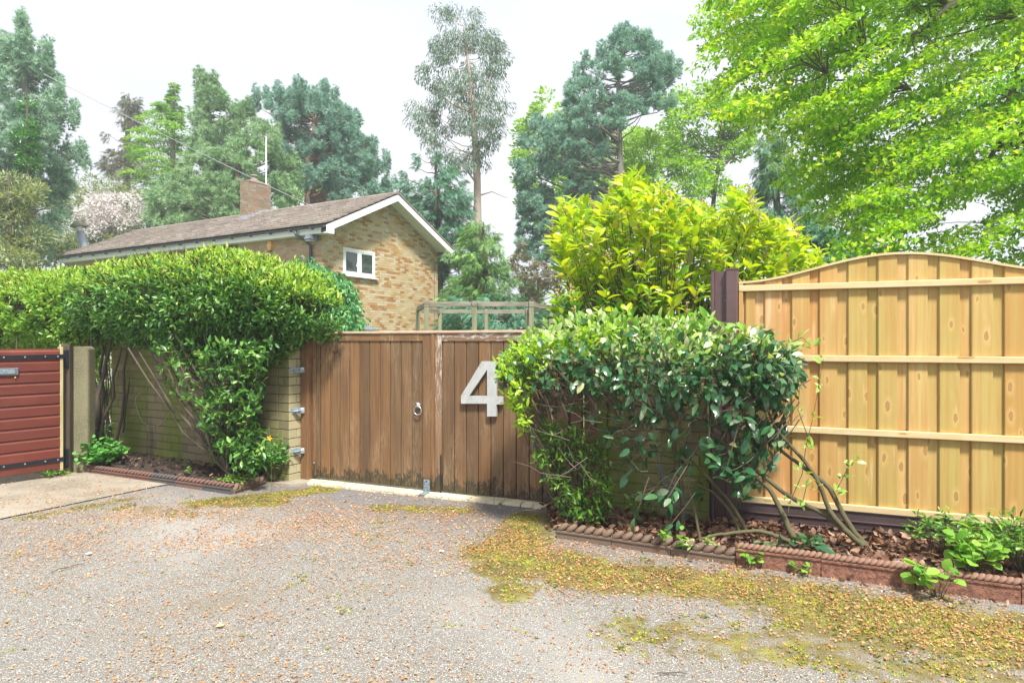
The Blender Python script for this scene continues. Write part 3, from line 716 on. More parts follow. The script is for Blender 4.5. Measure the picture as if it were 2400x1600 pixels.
def in_left(X, Y):
    return np.minimum.reduce([half(X, Y, BED_L[0], BED_L[1])-0.045, half(X, Y, BED_L[1], BED_L[2])-0.045, -((X-W.o[0])*W.v[0]+(Y-W.o[1])*W.v[1])+0.03, X+5.75])
def in_right(X, Y):
    e = np.minimum(half(X, Y, E0, E1), half(X, Y, E1, E2) + 0.0)
    return np.minimum.reduce([e-0.055, -((X-N.o[0])*N.v[0]+(Y-N.o[1])*N.v[1])+0.10, X-0.30, 4.6-X])
bed('flower_bed_soil', in_left, (-5.8, -2.4, 6.8, 9.4), 0.11, M['soil'], 'dark bare soil in the left bed by the brick wall', 3)
bed('flower_bed_litter_soil', in_right, (0.3, 4.6, 3.2, 7.0), 0.03, M['soil'], 'dark soil under dead leaves in the right bed', 5)

# ------------------------------------------------------------------ rope-topped edging
def edging(name, label, p0, p1, tile_len, h, thick, bead, mat_block, mat_rope, group=None, rope_h=0.04, pieces=None, batter=0.0, tilt=0.7):
    p0 = np.asarray(p0[:2], float); p1 = np.asarray(p1[:2], float)
    d = p1-p0; L = np.linalg.norm(d); ang = math.atan2(d[1], d[0])
    root = thing(name, label, 'garden edging', (p0[0], p0[1], 0), ang, group)
    n = max(1, round(L/tile_len)); tl = L/n
    for i in range(n):
        x0, x1 = i*tl+0.003, (i+1)*tl-0.003
        dz = R0.uniform(-0.006, 0.006); dy = R0.uniform(-0.006, 0.006)
        b = MB()
        zt = h-rope_h*1.1+dz
        b.prism([(x0, -0.03), (x1, -0.03), (x1, zt-0.012), (x0, zt-0.012)], dy, dy+thick)
        b.prism([(x0, zt-0.012), (x1, zt-0.012), (x1, zt), (x0, zt)], dy-0.008, dy+thick+0.002)
        o = b.build('edging_tile', mat_block, root)
        r = MB(); m = max(2, round((x1-x0)/bead)); bw = (x1-x0)/m
        th = -tilt
        Mx = np.array([[math.cos(th), 0, math.sin(th)], [0, 1, 0], [-math.sin(th), 0, math.cos(th)]])
        for k in range(m):
            r.ball((x0+bw*(k+0.5), dy+thick/2, zt+rope_h*0.36), (bw*(0.80 if bead > 0.04 else 1.0), thick*0.60, bw*(0.36 if bead > 0.04 else 0.45)), 8, 6, Mx, tint=R0.uniform(0.0, 0.12))
        r.build('rope_top', mat_rope, o, smooth=True)
    return root
edging('rope_edging', 'maroon and slate rope-topped edging along front of the left soil bed', BED_L[0], BED_L[1], 0.44, 0.115, 0.055, 0.062, M['rope_mix'], M['rope_mix'], rope_h=0.05)
edging('rope_edging', 'short brown rope-topped edging running back from the left bed corner to the pier', BED_L[1]+np.array((0.03, 0.02)), BED_L[2], 0.42, 0.105, 0.06, 0.075, M['rope_brown'], M['rope_brown'], rope_h=0.055)
edging('rope_edging', 'brown fat-twist rope edging with smooth face under the leathery bush', E0, E1, 0.47, 0.125, 0.07, 0.078, M['rope_brown'], M['rope_brown'], rope_h=0.055)
edging('rope_edging', 'red fine-twist rope edging with rough stone-like face below the new fence', E1, E2, 0.58, 0.165, 0.06, 0.036, M['rope_red'], M['rope_red_s'], rope_h=0.045)

# ------------------------------------------------------------------ brickwork
def brick_fill(parent, holder, xf, x0, x1, z0, z1, L, H, mat, nparts, top=None, hole=None, score=None, seed=1, proud=0.006, jx=0.008, jz=0.010):
    """bricks on the plane y = 0 of xf (a function giving location and z rotation of local axes)"""
    r = random.Random(seed)
    loc, rz = xf
    cand = []
    row = 0; z = z0
    while z < z1 - 0.01:
        off = 0 if row % 2 == 0 else -L/2
        x = x0 + off
        while x < x1 - 0.01:
            xa, xb = max(x, x0)+jx/2, min(x+L, x1)-jx/2
            if xb - xa > 0.02:
                za, zb = z+jz/2, min(z+H, z1)-jz/2
                pa, pb = zb, zb
                if top: pa, pb = min(zb, top(xa)), min(zb, top(xb))
                if pa > za+0.005 or pb > za+0.005:
                    pa, pb = max(pa, za+0.002), max(pb, za+0.002)
                    if not (hole and hole((xa+xb)/2, (za+zb)/2)):
                        cand.append((xa, xb, za, pa, pb, proud + r.uniform(-0.002, 0.003)))
            x += L
        z += H; row += 1
    if score: cand.sort(key=lambda c: -score((c[0]+c[1])/2, (c[2]+c[3])/2))
    cache = {}
    for c in cand[:nparts]:
        w_, h1, h2 = c[1]-c[0], c[3]-c[2], c[4]-c[2]
        key = (round(w_, 3), round(h1, 3), round(h2, 3))
        if key not in cache:
            b = MB()
            if abs(h1-h2) < 1e-4: b.bbox(0, w_, -0.006, 0.02, 0, h1, 0.0025)
            else: b.prism([(0, 0), (w_, 0), (w_, h2), (0, h1)], -0.006, 0.02)
            me = bpy.data.meshes.new('brick'); me.from_pydata(b.V, [], b.F); me.materials.append(mat); cache[key] = me
        o = bpy.data.objects.new('brick', cache[key]); COL.objects.link(o); o.parent = holder
        cs, sn = math.cos(rz), math.sin(rz); yy = -(c[5]-0.006)
        o.location = (loc[0]+cs*c[0]-sn*yy, loc[1]+sn*c[0]+cs*yy, c[2]); o.rotation_euler = (0, 0, rz)
    rest = cand[nparts:]
    if rest:
        b = MB()
        for c in rest:
            if abs(c[3]-c[4]) < 1e-4: b.box(c[0], c[1], -c[5], 0.01, c[2], c[3], tint=r.random()*0.999+0.0005)
            else: b.prism([(c[0], c[2]), (c[1], c[2]), (c[1], c[4]), (c[0], c[3])], -c[5], 0.01, tint=r.random()*0.999+0.0005)
        o = b.build('brickwork', mat, holder); o.location = (loc[0], loc[1], 0); o.rotation_euler = (0, 0, rz); stuff(o)

# left garden wall
gw = thing('garden_wall', 'low mossy buff brick wall behind the left bed', 'wall', W.w(0, 0), W.a)
wl = W.hit(262, 1050)[0]
mb = MB(); mb.box(wl+0.003, WL-0.003, 0.006, 0.215, -0.05, 1.51); core = mb.build('wall_core', M['mortar_moss'], gw)
brick_fill(gw, core, ((0, 0), 0), wl, WL-0.17, 0.0, 1.50, 0.335, 0.1, M['garden_brick'], 300, seed=3)
brick_fill(gw, core, ((0, 0), 0), WL-0.165, WL, 0.0, 1.50, 0.165, 0.1, M['garden_brick'], 300, seed=4)
brick_fill(gw, core, ((WL, 0), math.pi/2), 0.0, 0.22, 0.0, 1.50, 0.22, 0.1, M['pier_brick'], 300, seed=5)
for k in range(7):
    xa = wl-0.02 + k*(WL+0.04-wl)/7; xb = xa+(WL+0.04-wl)/7
    mb = MB(); mb.bbox(xa+0.003, xb-0.003, -0.03, 0.245, 1.505, 1.60+R0.uniform(-.003, .003), 0.012); mb.build('coping_stone', M['coping'], gw)
# wall right of the gate, up to the fence post
gw2 = thing('garden_wall', 'short brick wall half hidden behind the bush between gate and fence post', 'wall', G.w(3.39, 0), G.a)
mb = MB(); mb.box(0.003, 1.02, 0.026, 0.215, -0.05, 1.52); mb.box(0.0, 0.10, -0.02, 0.026, -0.05, 1.6); core = mb.build('wall_core', M['mortar_moss'], gw2)
brick_fill(gw2, core, ((0, 0.02), 0), 0.10, 1.02, 0.0, 1.50, 0.335, 0.1, M['garden_brick'], 300, seed=8)
for k in range(3):
    mb = MB(); mb.bbox(0.1+k*0.31+0.003, 0.1+(k+1)*0.31-0.003, -0.02, 0.245, 1.525, 1.60, 0.012); mb.build('coping_stone', M['coping'], gw2)
pr = thing('gate_pier', 'brown capped pier top showing between double gate and laurel', 'pier', G.w(3.27, 0.02), G.a)
mb = MB(); mb.bbox(0.0, 0.115, -0.02, 0.13, 0.0, 1.70, 0.006); mb.build('shaft', M['gate_post'], pr)
mb = MB(); mb.bbox(-0.02, 0.20, -0.04, 0.16, 1.703, 1.735, 0.006); mb.build('cap', M['rope_brown'], pr)

# ------------------------------------------------------------------ the double gate
gl = thing('gate_leaf', 'left leaf of brown double gate with ring handle and small dragonfly', 'gate', G.w(0.004, 0), G.a)
gr = thing('gate_leaf', 'right leaf of brown double gate bearing the big white numeral 4', 'gate', G.w(1.59, 0), G.a)
def upright(parent, name, x0, x1, y0, y1, z0, z1, mat, bev=0.004, org=0.0):
    mb = MB(); mb.bbox(0, x1-x0, y0, y1, 0, z1-z0, bev); o = mb.build(name, mat, parent); o.location = (x0-org, 0, z0); return o
PITCH = 0.1355
upright(gl, 'stile', 0.0, 0.055, 0.0, 0.05, 0.045, 1.685, M['gate_v'])
upright(gl, 'stile', 0.058, 0.108, 0.004, 0.05, 0.045, 1.60, M['gate_v'])
upright(gl, 'stile', 1.480, 1.583, 0.0, 0.05, 0.040, 1.685, M['gate_v'])
upright(gl, 'top_rail', 0.058, 1.477, 0.0, 0.05, 1.603, 1.685, M['gate_h'])
for k in range(10):
    x0 = 0.112 + k*0.1366
    upright(gl, 'plank', x0, x0+0.1300, 0.011, 0.035, 0.045, 1.606, M['gate_v'], 0.006)
mb = MB(); mb.bbox(-0.004, 1.586, -0.014, 0.062, 1.687, 1.711, 0.004); mb.build('capping', M['cap_wood'], gl)
o0 = 1.59
upright(gr, 'meeting_strip', 1.592, 1.632, -0.006, 0.05, 0.036, 1.685, M['meeting'], org=o0)
upright(gr, 'stile', 1.636, 1.712, 0.0, 0.05, 0.036, 1.685, M['flaked_v'], org=o0)
upright(gr, 'stile', 3.135, 3.245, 0.0, 0.05, 0.036, 1.685, M['gate_v'], org=o0)
upright(gr, 'top_rail', 1.715, 3.131, 0.0, 0.05, 1.603, 1.685, M['flaked_h'], org=o0)
for k in range(10):
    x0 = 1.722 + k*0.1405
    upright(gr, 'plank', x0, x0+0.1338, 0.011, 0.035, 0.036, 1.606, M['gate_v'], 0.006, org=o0)
mb = MB(); mb.bbox(0.0, 1.66, -0.014, 0.062, 1.687, 1.713, 0.004); mb.build('capping', M['cap_wood'], gr)
mb = MB(); mb.box(0.11, 1.48, 0.0365, 0.042, 0.06, 1.60); mb.build('gap_shade_sheet', M['twig'], gl)  # dark sheet added behind the planks so the gaps look shaded
mb = MB(); mb.box(0.13, 1.54, 0.0365, 0.042, 0.06, 1.60); mb.build('gap_shade_sheet', M['twig'], gr)
for x_ in (0.3, 1.3):                                     # ledges on the back
    for g_ in (gl, gr):
        mb = MB(); mb.box(0.06, 1.55, 0.052, 0.09, x_, x_+0.1); mb.build('ledge', M['gate_h'], g_)
# numeral 4
def q(cx_, cy_): t_, z_ = G.hit(600+cx_*0.34014, 700+cy_*0.34014, -0.03); return (t_-o0, z_)
num = MB()
for poly in ([(1592,810),(1656,810),(1656,430),(1592,430)], [(1412,668),(1468,668),(1592,487),(1592,430),(1555,430)],
             [(1412,722),(1592,722),(1592,668),(1412,668)], [(1656,727),(1700,727),(1700,672),(1656,672)]):
    num.prism([q(*p) for p in poly], -0.03, -0.004)
num.build('numeral_four', M['numeral'], gr)
# ring handle
hx, hz = G.hit(981, 950, 0)
hn = MB()
hn.ball((hx, -0.004, hz), (0.026, 0.016, 0.030), 12, 8)
hn.ball((hx, -0.018, hz+0.004), (0.018, 0.018, 0.022), 12, 8)
hn.ball((hx-0.012, -0.02, hz+0.024), (0.008, 0.01, 0.010), 8, 6); hn.ball((hx+0.012, -0.02, hz+0.024), (0.008, 0.01, 0.010), 8, 6)
for s_ in (-1, 1): hn.ball((hx+s_*0.017, -0.018, hz-0.006), (0.008, 0.008, 0.012), 8, 6)
ho = hn.build('door_knocker', M['pewter'], gl, smooth=True)
rg = MB(); P_ = [(hx+0.047*math.sin(a_), -0.026-0.006*math.cos(a_), hz-0.050+0.047*math.cos(a_)) for a_ in np.linspace(0, 2*math.pi, 25)]
rg.tube(P_, [0.0058+0.0014*math.sin(k*2.6) for k in range(25)], 8, cap=False); rg.build('ring', M['pewter'], ho, smooth=True)
# dragonfly
dx, dz = G.hit(785, 826, 0.01)
df = MB()
df.tube([(dx+0.012, 0.006, dz+0.016), (dx, 0.005, dz), (dx-0.018, 0.006, dz-0.036)], [0.006, 0.0055, 0.002], 6)
for s_, e_ in ((-1, 0.5), (-1, -0.05), (1, 0.35), (1, -0.15)):
    df.ball((dx+s_*0.022, 0.006, dz+0.006+e_*0.02), (0.021, 0.004, 0.0065), 8, 4, np.array([[math.cos(e_*s_), 0, -math.sin(e_*s_)], [0, 1, 0], [math.sin(e_*s_), 0, math.cos(e_*s_)]]))
df.build('dragonfly', M['black_iron'] if False else plain('dark burnt wood', (0.09, 0.04, 0.03), 0.7), gl)
# coach bolts
for (bx_, by_) in ((737, 795.5), (735, 1084.5)):
    x_, z_ = G.hit(bx_, by_, 0); mb = MB(); mb.ball((x_, -0.001, z_), (0.012, 0.007, 0.012), 10, 6); mb.build('bolt', M['galv'], gl, smooth=True)
# drop bolt and its rod
mb = MB(); mb.tube([(1.712-o0, -0.008, 0.42), (1.712-o0, -0.008, 0.012)], 0.0065, 6); mb.build('drop_bolt', M['black_iron'], gr)
# gate stop bracket
gs = thing('gate_stop', 'galvanised angle bracket fixed to the ground where the gate leaves meet', 'bracket', G.w(1.575, -0.07), G.a)
mb = MB(); mb.bbox(-0.035, 0.035, 0.0, 0.005, 0.0, 0.135, 0.002); up_ = mb.build('upright_plate', M['galv'], gs); up_.location = (0, 0, 0.026)
mb = MB(); mb.bbox(-0.035, 0.035, -0.10, -0.002, 0.0, 0.005, 0.001); bp_ = mb.build('base_plate', M['galv'], gs); bp_.location = (0, 0, 0.026)
mb = MB()
for (u_, v_) in ((0, 0.115), (-0.02, 0.085), (0.02, 0.085), (-0.02, 0.055), (0.02, 0.055), (-0.02, 0.025), (0.02, 0.025)):
    mb.tube([(u_, -0.0015, v_+0.026), (u_, 0.0, v_+0.026)], 0.0055 if u_ else 0.009, 8)
mb.build('bolt_holes', M['black_iron'], gs)
# posts
gp = thing('gate_post', 'square brown timber gate post beside the brick pier', 'post', G.w(-0.115, -0.06), G.a)
mb = MB()
mb.vprism([(0.006, 0), (0.104, 0), (0.112, 0.006), (0.112, 0.15), (0, 0.15), (0, 0.006)], -0.05, 1.728); mb.build('shaft', M['gate_post'], gp)
mb = MB(); V_ = [(0, 0.0, 1.729), (0.112, 0.0, 1.729), (0.112, 0.15, 1.729), (0, 0.15, 1.729), (0.012, 0.012, 1.745), (0.10, 0.012, 1.745), (0.10, 0.138, 1.745), (0.012, 0.138, 1.745)]
mb.add(V_, [(0,3,2,1),(4,5,6,7),(0,1,5,4),(1,2,6,5),(2,3,7,6),(3,0,4,7)]); mb.build('top', M['gate_post'], gp)
for i, zc in enumerate((1.275, 0.815, 0.355)):
    hb = thing('wall_bracket', ('top', 'middle', 'lowest')[i] + ' of three galvanised straps tying the timber gate post to the pier', 'bracket', G.w(-0.147, -0.185, zc), G.a+math.radians(52))
    mb = MB(); mb.bbox(0.0, 0.155, -0.008, -0.003, -0.032, 0.032, 0.002); pl_ = mb.build('strap_plate', M['galv'], hb)
    mb = MB()
    P_ = [(0.02, -0.008, -0.01), (0.04, -0.024, -0.004), (0.08, -0.026, 0.0), (0.10, -0.022, 0.002), (0.108, -0.008, 0.003)]
    mb.tube(P_, [0.005, 0.008, 0.009, 0.008, 0.004], 8); mb.build('staple', M['galv'], pl_)
    mb = MB(); mb.box(0.113, 0.146, -0.0105, -0.0085, 0.004, 0.028); st_ = mb.build('sticker', M['white_card'], pl_)
    mb = MB()
    for k in range(3): mb.box(0.118+k*0.009, 0.123+k*0.009, -0.0118, -0.0108, 0.010, 0.022)
    mb.build('sticker_print', M['steel_grey'], pl_)

# ------------------------------------------------------------------ new fence and its post
fn = thing('pine_fence', 'new yellow pine fence panel with arched top and level rails', 'fence', N.w(0, 0), N.a)
FL = 2.42
def ftop(x): return 2.118 + 0.195*math.sin(math.pi*min(max(x, 0), FL)/FL)**2
edges = [N.hit(1600+e*0.5102, 900, 0)[0] for e in (262, 335, 458, 585, 713, 850, 988, 1128, 1275, 1428)]
edges[0] = 0.01
while edges[-1] < FL-0.2: edges.append(edges[-1]+0.2)
edges.append(FL-0.01)
for i in range(len(edges)-1):
    a_, b_ = edges[i], edges[i+1]
    m_ = a_ + (b_-a_)*0.34
    def board(x0, x1, y0, y1, name='board'):
        n = 5; xs_ = np.linspace(x0, x1, n); mb = MB()
        zl = 0.22
        poly = [(x0, zl), (x1, zl)] + [(xx, ftop(xx)-0.016) for xx in xs_[::-1]]
        poly = [(x-x0, z-zl) for x, z in poly]
        mb.prism(poly, y0, y1)
        o = mb.build(name, M['pine_v'], fn); o.location = (x0, 0, zl); return o
    board(a_-0.02, m_+0.03, 0.020, 0.036)                # set back
    # proud board with rounded left edge
    x0, x1 = m_, b_-0.003
    n = 5; xs_ = np.linspace(x0+0.006, x1, n); mb = MB(); zl = 0.22
    poly = [(x0+0.006-x0, 0), (x1-x0, 0)] + [(xx-x0, ftop(xx)-0.016-zl) for xx in xs_[::-1]]
    mb.prism(poly, 0.0, 0.017)
    mb.prism([(0, 0), (0.006, 0), (0.006, ftop(x0)-0.017-zl), (0, ftop(x0)-0.017-zl)], 0.005, 0.017)
    o = mb.build('board', M['pine_v'], fn); o.location = (x0, 0, zl)
for (z0_, h_) in ((2.035, 0.052), (1.432, 0.052), (0.830, 0.052), (0.205, 0.052)):
    mb = MB(); mb.bbox(0.0, FL, -0.034, -0.001, 0, h_, 0.004); o = mb.build('rail', M['pine_h'], fn); o.location = (0, 0, z0_)
mb = MB(); n = 28
for k in range(n):
    xa, xb = FL*k/n, FL*(k+1)/n
    mb.prism([(xa, ftop(xa)-0.012), (xb, ftop(xb)-0.012), (xb, ftop(xb)+0.006), (xa, ftop(xa)+0.006)], -0.018, 0.048)
mb.build('arched_capping', M['pine_h'], fn)
mb = MB(); mb.bbox(0.0, 0.035, -0.03, 0.05, 0.20, ftop(0)-0.014, 0.003); mb.build('end_batten', M['pine_v'], fn)
gb = thing('gravel_board', 'dark brown ribbed gravel board under the new pine fence', 'gravel board', N.w(0, 0), N.a)
mb = MB()
prof = [(-0.020, -0.04), (-0.020, 0.045), (-0.032, 0.050), (-0.032, 0.056), (-0.022, 0.060), (-0.022, 0.115), (-0.034, 0.120), (-0.034, 0.126), (-0.022, 0.130), (-0.018, 0.198), (0.022, 0.198), (0.022, -0.04)]
V_ = [(x_, y_, z_) for x_ in (0.0, FL) for y_, z_ in prof]; n = len(prof)
mb.add(V_, [tuple(range(n)), tuple(range(2*n-1, n-1, -1))] + [(i, i+n, (i+1) % n+n, (i+1) % n) for i in range(n)])
mb.build('board', M['gravel_board'], gb)
def steel_post(label, x):
    r_ = thing('fence_post', label, 'post', N.w(x, 0), N.a)
    h_ = 2.225
    # channel section seen from the front: thin lip, recess, rounded flange
    mb = MB()
    mb.vprism([(-0.235, -0.045), (-0.225, -0.052), (-0.205, -0.052), (-0.205, 0.05), (-0.235, 0.05)], -0.05, h_)
    mb.build('left_lip', M['post_brown'], r_)
    mb = MB(); mb.vprism([(-0.204, -0.006), (-0.108, -0.006), (-0.108, 0.016), (-0.204, 0.016)], -0.05, h_-0.004); mb.build('web', M['post_brown'], r_)
    mb = MB(); prof_ = [(-0.107, 0.05), (-0.107, -0.05)] + [(-0.107+0.014*(1-math.cos(a_)), -0.05-0.012*math.sin(a_)) for a_ in np.linspace(0.2, 1.5, 4)] \
        + [(-0.022+0.018*math.sin(a_), -0.062+0.018*(1-math.cos(a_))) for a_ in np.linspace(0, 1.5, 5)] + [(-0.004, 0.05)]
    mb.vprism(prof_, -0.05, h_); mb.build('flange', M['post_brown'], r_)
    mb = MB(); mb.vprism([(-0.11, 0.055), (-0.11, -0.066), (-0.002, -0.066), (0.0, 0.055)], h_+0.001, h_+0.014)
    mb.vprism([(-0.238, 0.055), (-0.238, -0.056), (-0.203, -0.056), (-0.203, 0.055)], h_+0.001, h_+0.010); mb.build('cap', M['post_brown'], r_)
    for z_ in (2.0, 1.96, 1.35, 0.9):
        mb = MB(); mb.tube([(-0.112, -0.03, z_), (-0.118, -0.03, z_)], 0.006, 6); mb.build('screw', M['galv'], r_)
    return r_
steel_post('brown steel fence post standing at left end of the new pine panel', 0.0)
steel_post('brown steel fence post at the far right end of the new pine panel', FL+0.245)
fn2 = thing('pine_fence', 'next pine fence panel continuing past the right-hand post', 'fence', N.w(FL+0.26, 0), N.a)
for k in range(12):
    mb = MB(); x0 = k*0.2; mb.prism([(0, 0), (0.19, 0), (0.19, ftop(x0+0.19)-0.24), (0, ftop(x0)-0.24)], 0.0, 0.02); o = mb.build('board', M['pine_v'], fn2); o.location = (x0, 0, 0.22)
for z0_ in (2.035, 1.432, 0.830, 0.205):
    mb = MB(); mb.bbox(0.0, FL, -0.034, -0.001, 0, 0.052, 0.004); o = mb.build('rail', M['pine_h'], fn2); o.location = (0, 0, z0_)

# ------------------------------------------------------------------ red gate, its posts
RG = Frame(-5.33, 7.80, math.atan2(-0.823, -0.568)+math.pi)   # x runs from the far left end towards the hinge
rl = 1.45
rgate = thing('red_gate', 'red painted shiplap gate standing open with black strap hinges', 'gate', RG.w(0, 0), RG.a)
zt, zb = 1.515, 0.10
npl = 11; ph = (zt-zb)/npl
for k in range(npl):
    z0_ = zt-(k+1)*ph
    mb = MB()
    x0, x1 = -rl, -0.005
    pr_ = [(-0.004, 0.0), (-0.012, 0.006), (-0.013, ph-0.034), (-0.008, ph-0.024), (-0.001, ph-0.016), (-0.001, ph-0.001), (0.02, ph-0.001), (0.02, 0.0)]
    V_ = [(x_, y_, z_) for x_ in (x0, x1) for y_, z_ in pr_]; n = len(pr_)
    mb.add(V_, [tuple(range(n)), tuple(range(2*n-1, n-1, -1))] + [(i, i+n, (i+1) % n+n, (i+1) % n) for i in range(n)])
    o = mb.build('shiplap_board', M['red_wood'], rgate); o.location = (0, 0, z0_)
mb = MB(); mb.bbox(-0.004, 0.028, -0.016, 0.06, zb-0.02, zt+0.02, 0.003); mb.build('edge_stile', M['edge_wood'], rgate)
mb = MB(); mb.box(-rl, -0.006, 0.021, 0.06, 1.30, 1.42); mb.box(-rl, -0.006, 0.021, 0.06, 0.18, 0.30); mb.build('back_ledge', M['red_wood'], rgate)
def strap(zr, slope, name):
    mb = MB(); z_l = zr
    mb.prism([(-0.62, z_l-0.016), (-0.60, z_l-0.026), (0.035, z_l-0.024), (0.035, z_l+0.024), (-0.60, z_l+0.020), (-0.63, z_l+0.004)], -0.024, -0.017)
    o = mb.build(name, M['black_iron'], rgate)
    mb = MB()
    for xx in (-0.56, -0.36, -0.16, -0.03): mb.ball((xx, -0.025, z_l-0.002), (0.010, 0.005, 0.010), 8, 5)
    mb.build('rivet', M['galv'], o)
    return o
strap(1.425, 0, 'strap_hinge'); strap(0.215, 0, 'strap_hinge')
lbx = RG.hit(43, 800, -0.02)[0]
mb = MB(); mb.bbox(lbx-0.26, lbx, -0.034, -0.016, 1.222, 1.305, 0.006); lb = mb.build('letterbox', M['steel_grey'], rgate)
mb = MB(); mb.bbox(lbx-0.235, lbx-0.035, -0.039, -0.035, 1.238, 1.290, 0.003); mb.build('flap', M['galv'], lb)
mb = MB(); mb.ball((lbx-0.03, -0.022, 1.195), (0.010, 0.012, 0.010), 8, 6); mb.build('plug', M['edge_wood'], rgate)
# dark timber post with the hinge bodies, then the concrete post
P0 = gnd(150, 1100) * 0 + np.array((-5.33, 7.80, 0))
dpx = at(0, 0, 7.93)
def xat(px, Y): return (px-1200)/FPX*Y
dp = thing('gate_post', 'dark mossy timber post carrying the red gate hinges', 'post', (xat(157, 7.95), 7.92, 0), 0.12)
mb = MB(); mb.bbox(-0.048, 0.048, 0.0, 0.10, -0.05, 1.565, 0.004); mb.build('shaft', M['dark_post'], dp)
mb = MB(); mb.bbox(-0.072, -0.049, 0.005, 0.10, 0.05, 1.568, 0.003); mb.build('lichened_edge', M['edge_wood'], dp)
for zc in (1.40, 0.22):
    mb = MB(); mb.bbox(-0.035, 0.045, -0.020, -0.001, zc-0.11, zc+0.10, 0.004); mb.tube([(-0.022, -0.024, zc-0.09), (-0.022, -0.024, zc+0.07)], 0.014, 8)
    mb.build('hinge_plate', M['black_iron'], dp)
cp = thing('concrete_post', 'round-shouldered mossy concrete post right of the red gate', 'post', (xat(187, 8.05), 8.02, 0), 0.10)
mb = MB(); w_ = 0.118
poly = [(-w_, -0.05), (w_, -0.05), (w_, 1.44)] + [(w_-0.05+0.05*math.cos(a_), 1.49+0.05*math.sin(a_)) for a_ in np.linspace(0.3, 1.5, 4)] + [(-w_+0.05-0.05*math.sin(a_), 1.49+0.05*math.cos(a_)) for a_ in np.linspace(0.1, 1.5, 4)]
mb.prism([(x_*0.94, z_) for x_, z_ in poly], 0.0, 0.016); mb.prism(poly, 0.016, 0.15)
mb.build('shaft', M['post_concrete'], cp)
mb = MB(); mb.bbox(-w_-0.03, -w_-0.002, 0.02, 0.10, -0.02, 1.42, 0.004); mb.build('side_batten', M['dark_post'], cp)
# ------------------------------------------------------------------ the house
H = Frame(-5.75, 20.0, math.atan2(0.865, 0.502))
house = thing('house', 'two-storey multicoloured brick house with low brown tiled roof and white bargeboards', 'house', H.w(0, 0), H.a)
GW, SL = 5.85, 14.6
EX, EZ, RX, RZ = -0.30, 5.10, GW/2, 6.60
slope = (RZ-EZ)/(RX-EX)
def rtop(x): return RZ - slope*abs(x-RX)
mb = MB(); mb.prism([(0.01, -0.2), (GW-0.01, -0.2), (GW-0.01, rtop(GW)-0.16), (RX, RZ-0.17), (0.01, rtop(0)-0.16)], 0.012, 0.30)
gable = mb.build('gable_wall', M['mortar'], house)
mb = MB(); mb.box(0.012, 0.30, 0.302, SL, -0.2, 4.96); side = mb.build('side_wall', M['mortar'], house)
mb = MB(); mb.box(GW-0.3, GW-0.012, 0.302, SL, -0.2, 4.96); mb.build('rear_wall', M['mortar'], house)
mb = MB(); mb.prism([(0.31, -0.2), (GW-0.31, -0.2), (GW-0.31, 4.9), (RX, RZ-0.2), (0.31, 4.9)], SL-0.3, SL-0.01); mb.build('end_wall', M['mortar'], house)
wx0, wz0 = 0.877, 3.70; wx1, wz1 = 2.34, 4.56
def ghole(x, z): return wx0-0.02 < x < wx1+0.02 and wz0-0.03 < z < wz1+0.02
brick_fill(house, gable, ((0, 0), 0), 0.0, GW, 0.0, 6.6, 0.235, 0.08, M['house_brick'], 230, top=lambda x: rtop(x)-0.17, hole=ghole, seed=11,
           score=lambda x, z: (2 if 1.8 < z < 5.4 else 0) - x*0.6 - abs(z-3.6)*0.3)
brick_fill(house, side, ((0, SL), -math.pi/2), 0.0, SL, 2.4, 4.94, 0.235, 0.08, M['side_brick'], 40, seed=12, score=lambda x, z: -abs(x-(SL-1.8)) - abs(z-4.5))
# window
wf = MB()
def wbar(mb, x0, x1, z0, z1, y0=-0.03, y1=0.06): mb.bbox(x0, x1, y0, y1, z0, z1, 0.008)
mb = MB(); fr_ = 0.075
wbar(mb, wx0, wx1, wz1-fr_, wz1); wbar(mb, wx0, wx1, wz0, wz0+fr_); wbar(mb, wx0, wx0+fr_, wz0+fr_, wz1-fr_); wbar(mb, wx1-fr_, wx1, wz0+fr_, wz1-fr_)
xm = (wx0+wx1)/2; wbar(mb, xm-0.05, xm+0.05, wz0+fr_, wz1-fr_)
win = mb.build('window', M['upvc'], house)
for (a_, b_) in ((wx0+fr_, xm-0.05), (xm+0.05, wx1-fr_)):
    mb = MB(); s_ = 0.05
    for args in ((a_, b_, wz1-fr_-s_, wz1-fr_), (a_, b_, wz0+fr_, wz0+fr_+s_), (a_, a_+s_, wz0+fr_+s_, wz1-fr_-s_), (b_-s_, b_, wz0+fr_+s_, wz1-fr_-s_)):
        mb.bbox(args[0]+0.002, args[1]-0.002, -0.022, 0.05, args[2]+0.002, args[3]-0.002, 0.006)
    mb.build('sash', M['upvc'], win)
    mb = MB(); mb.box(a_+s_, b_-s_, -0.012, -0.004, wz0+fr_+s_, wz1-fr_-s_); mb.build('pane', M['glass'], win)
mb = MB(); mb.bbox(wx0-0.02, wx1+0.10, -0.10, 0.05, wz0-0.05, wz0-0.003, 0.008); mb.build('sill', M['upvc'], win)
mb = MB(); mb.tube([(xm-0.16, -0.04, wz0+0.30), (xm-0.13, -0.04, wz0+0.42)], 0.012, 5); mb.build('window_catch', M['upvc'], win)
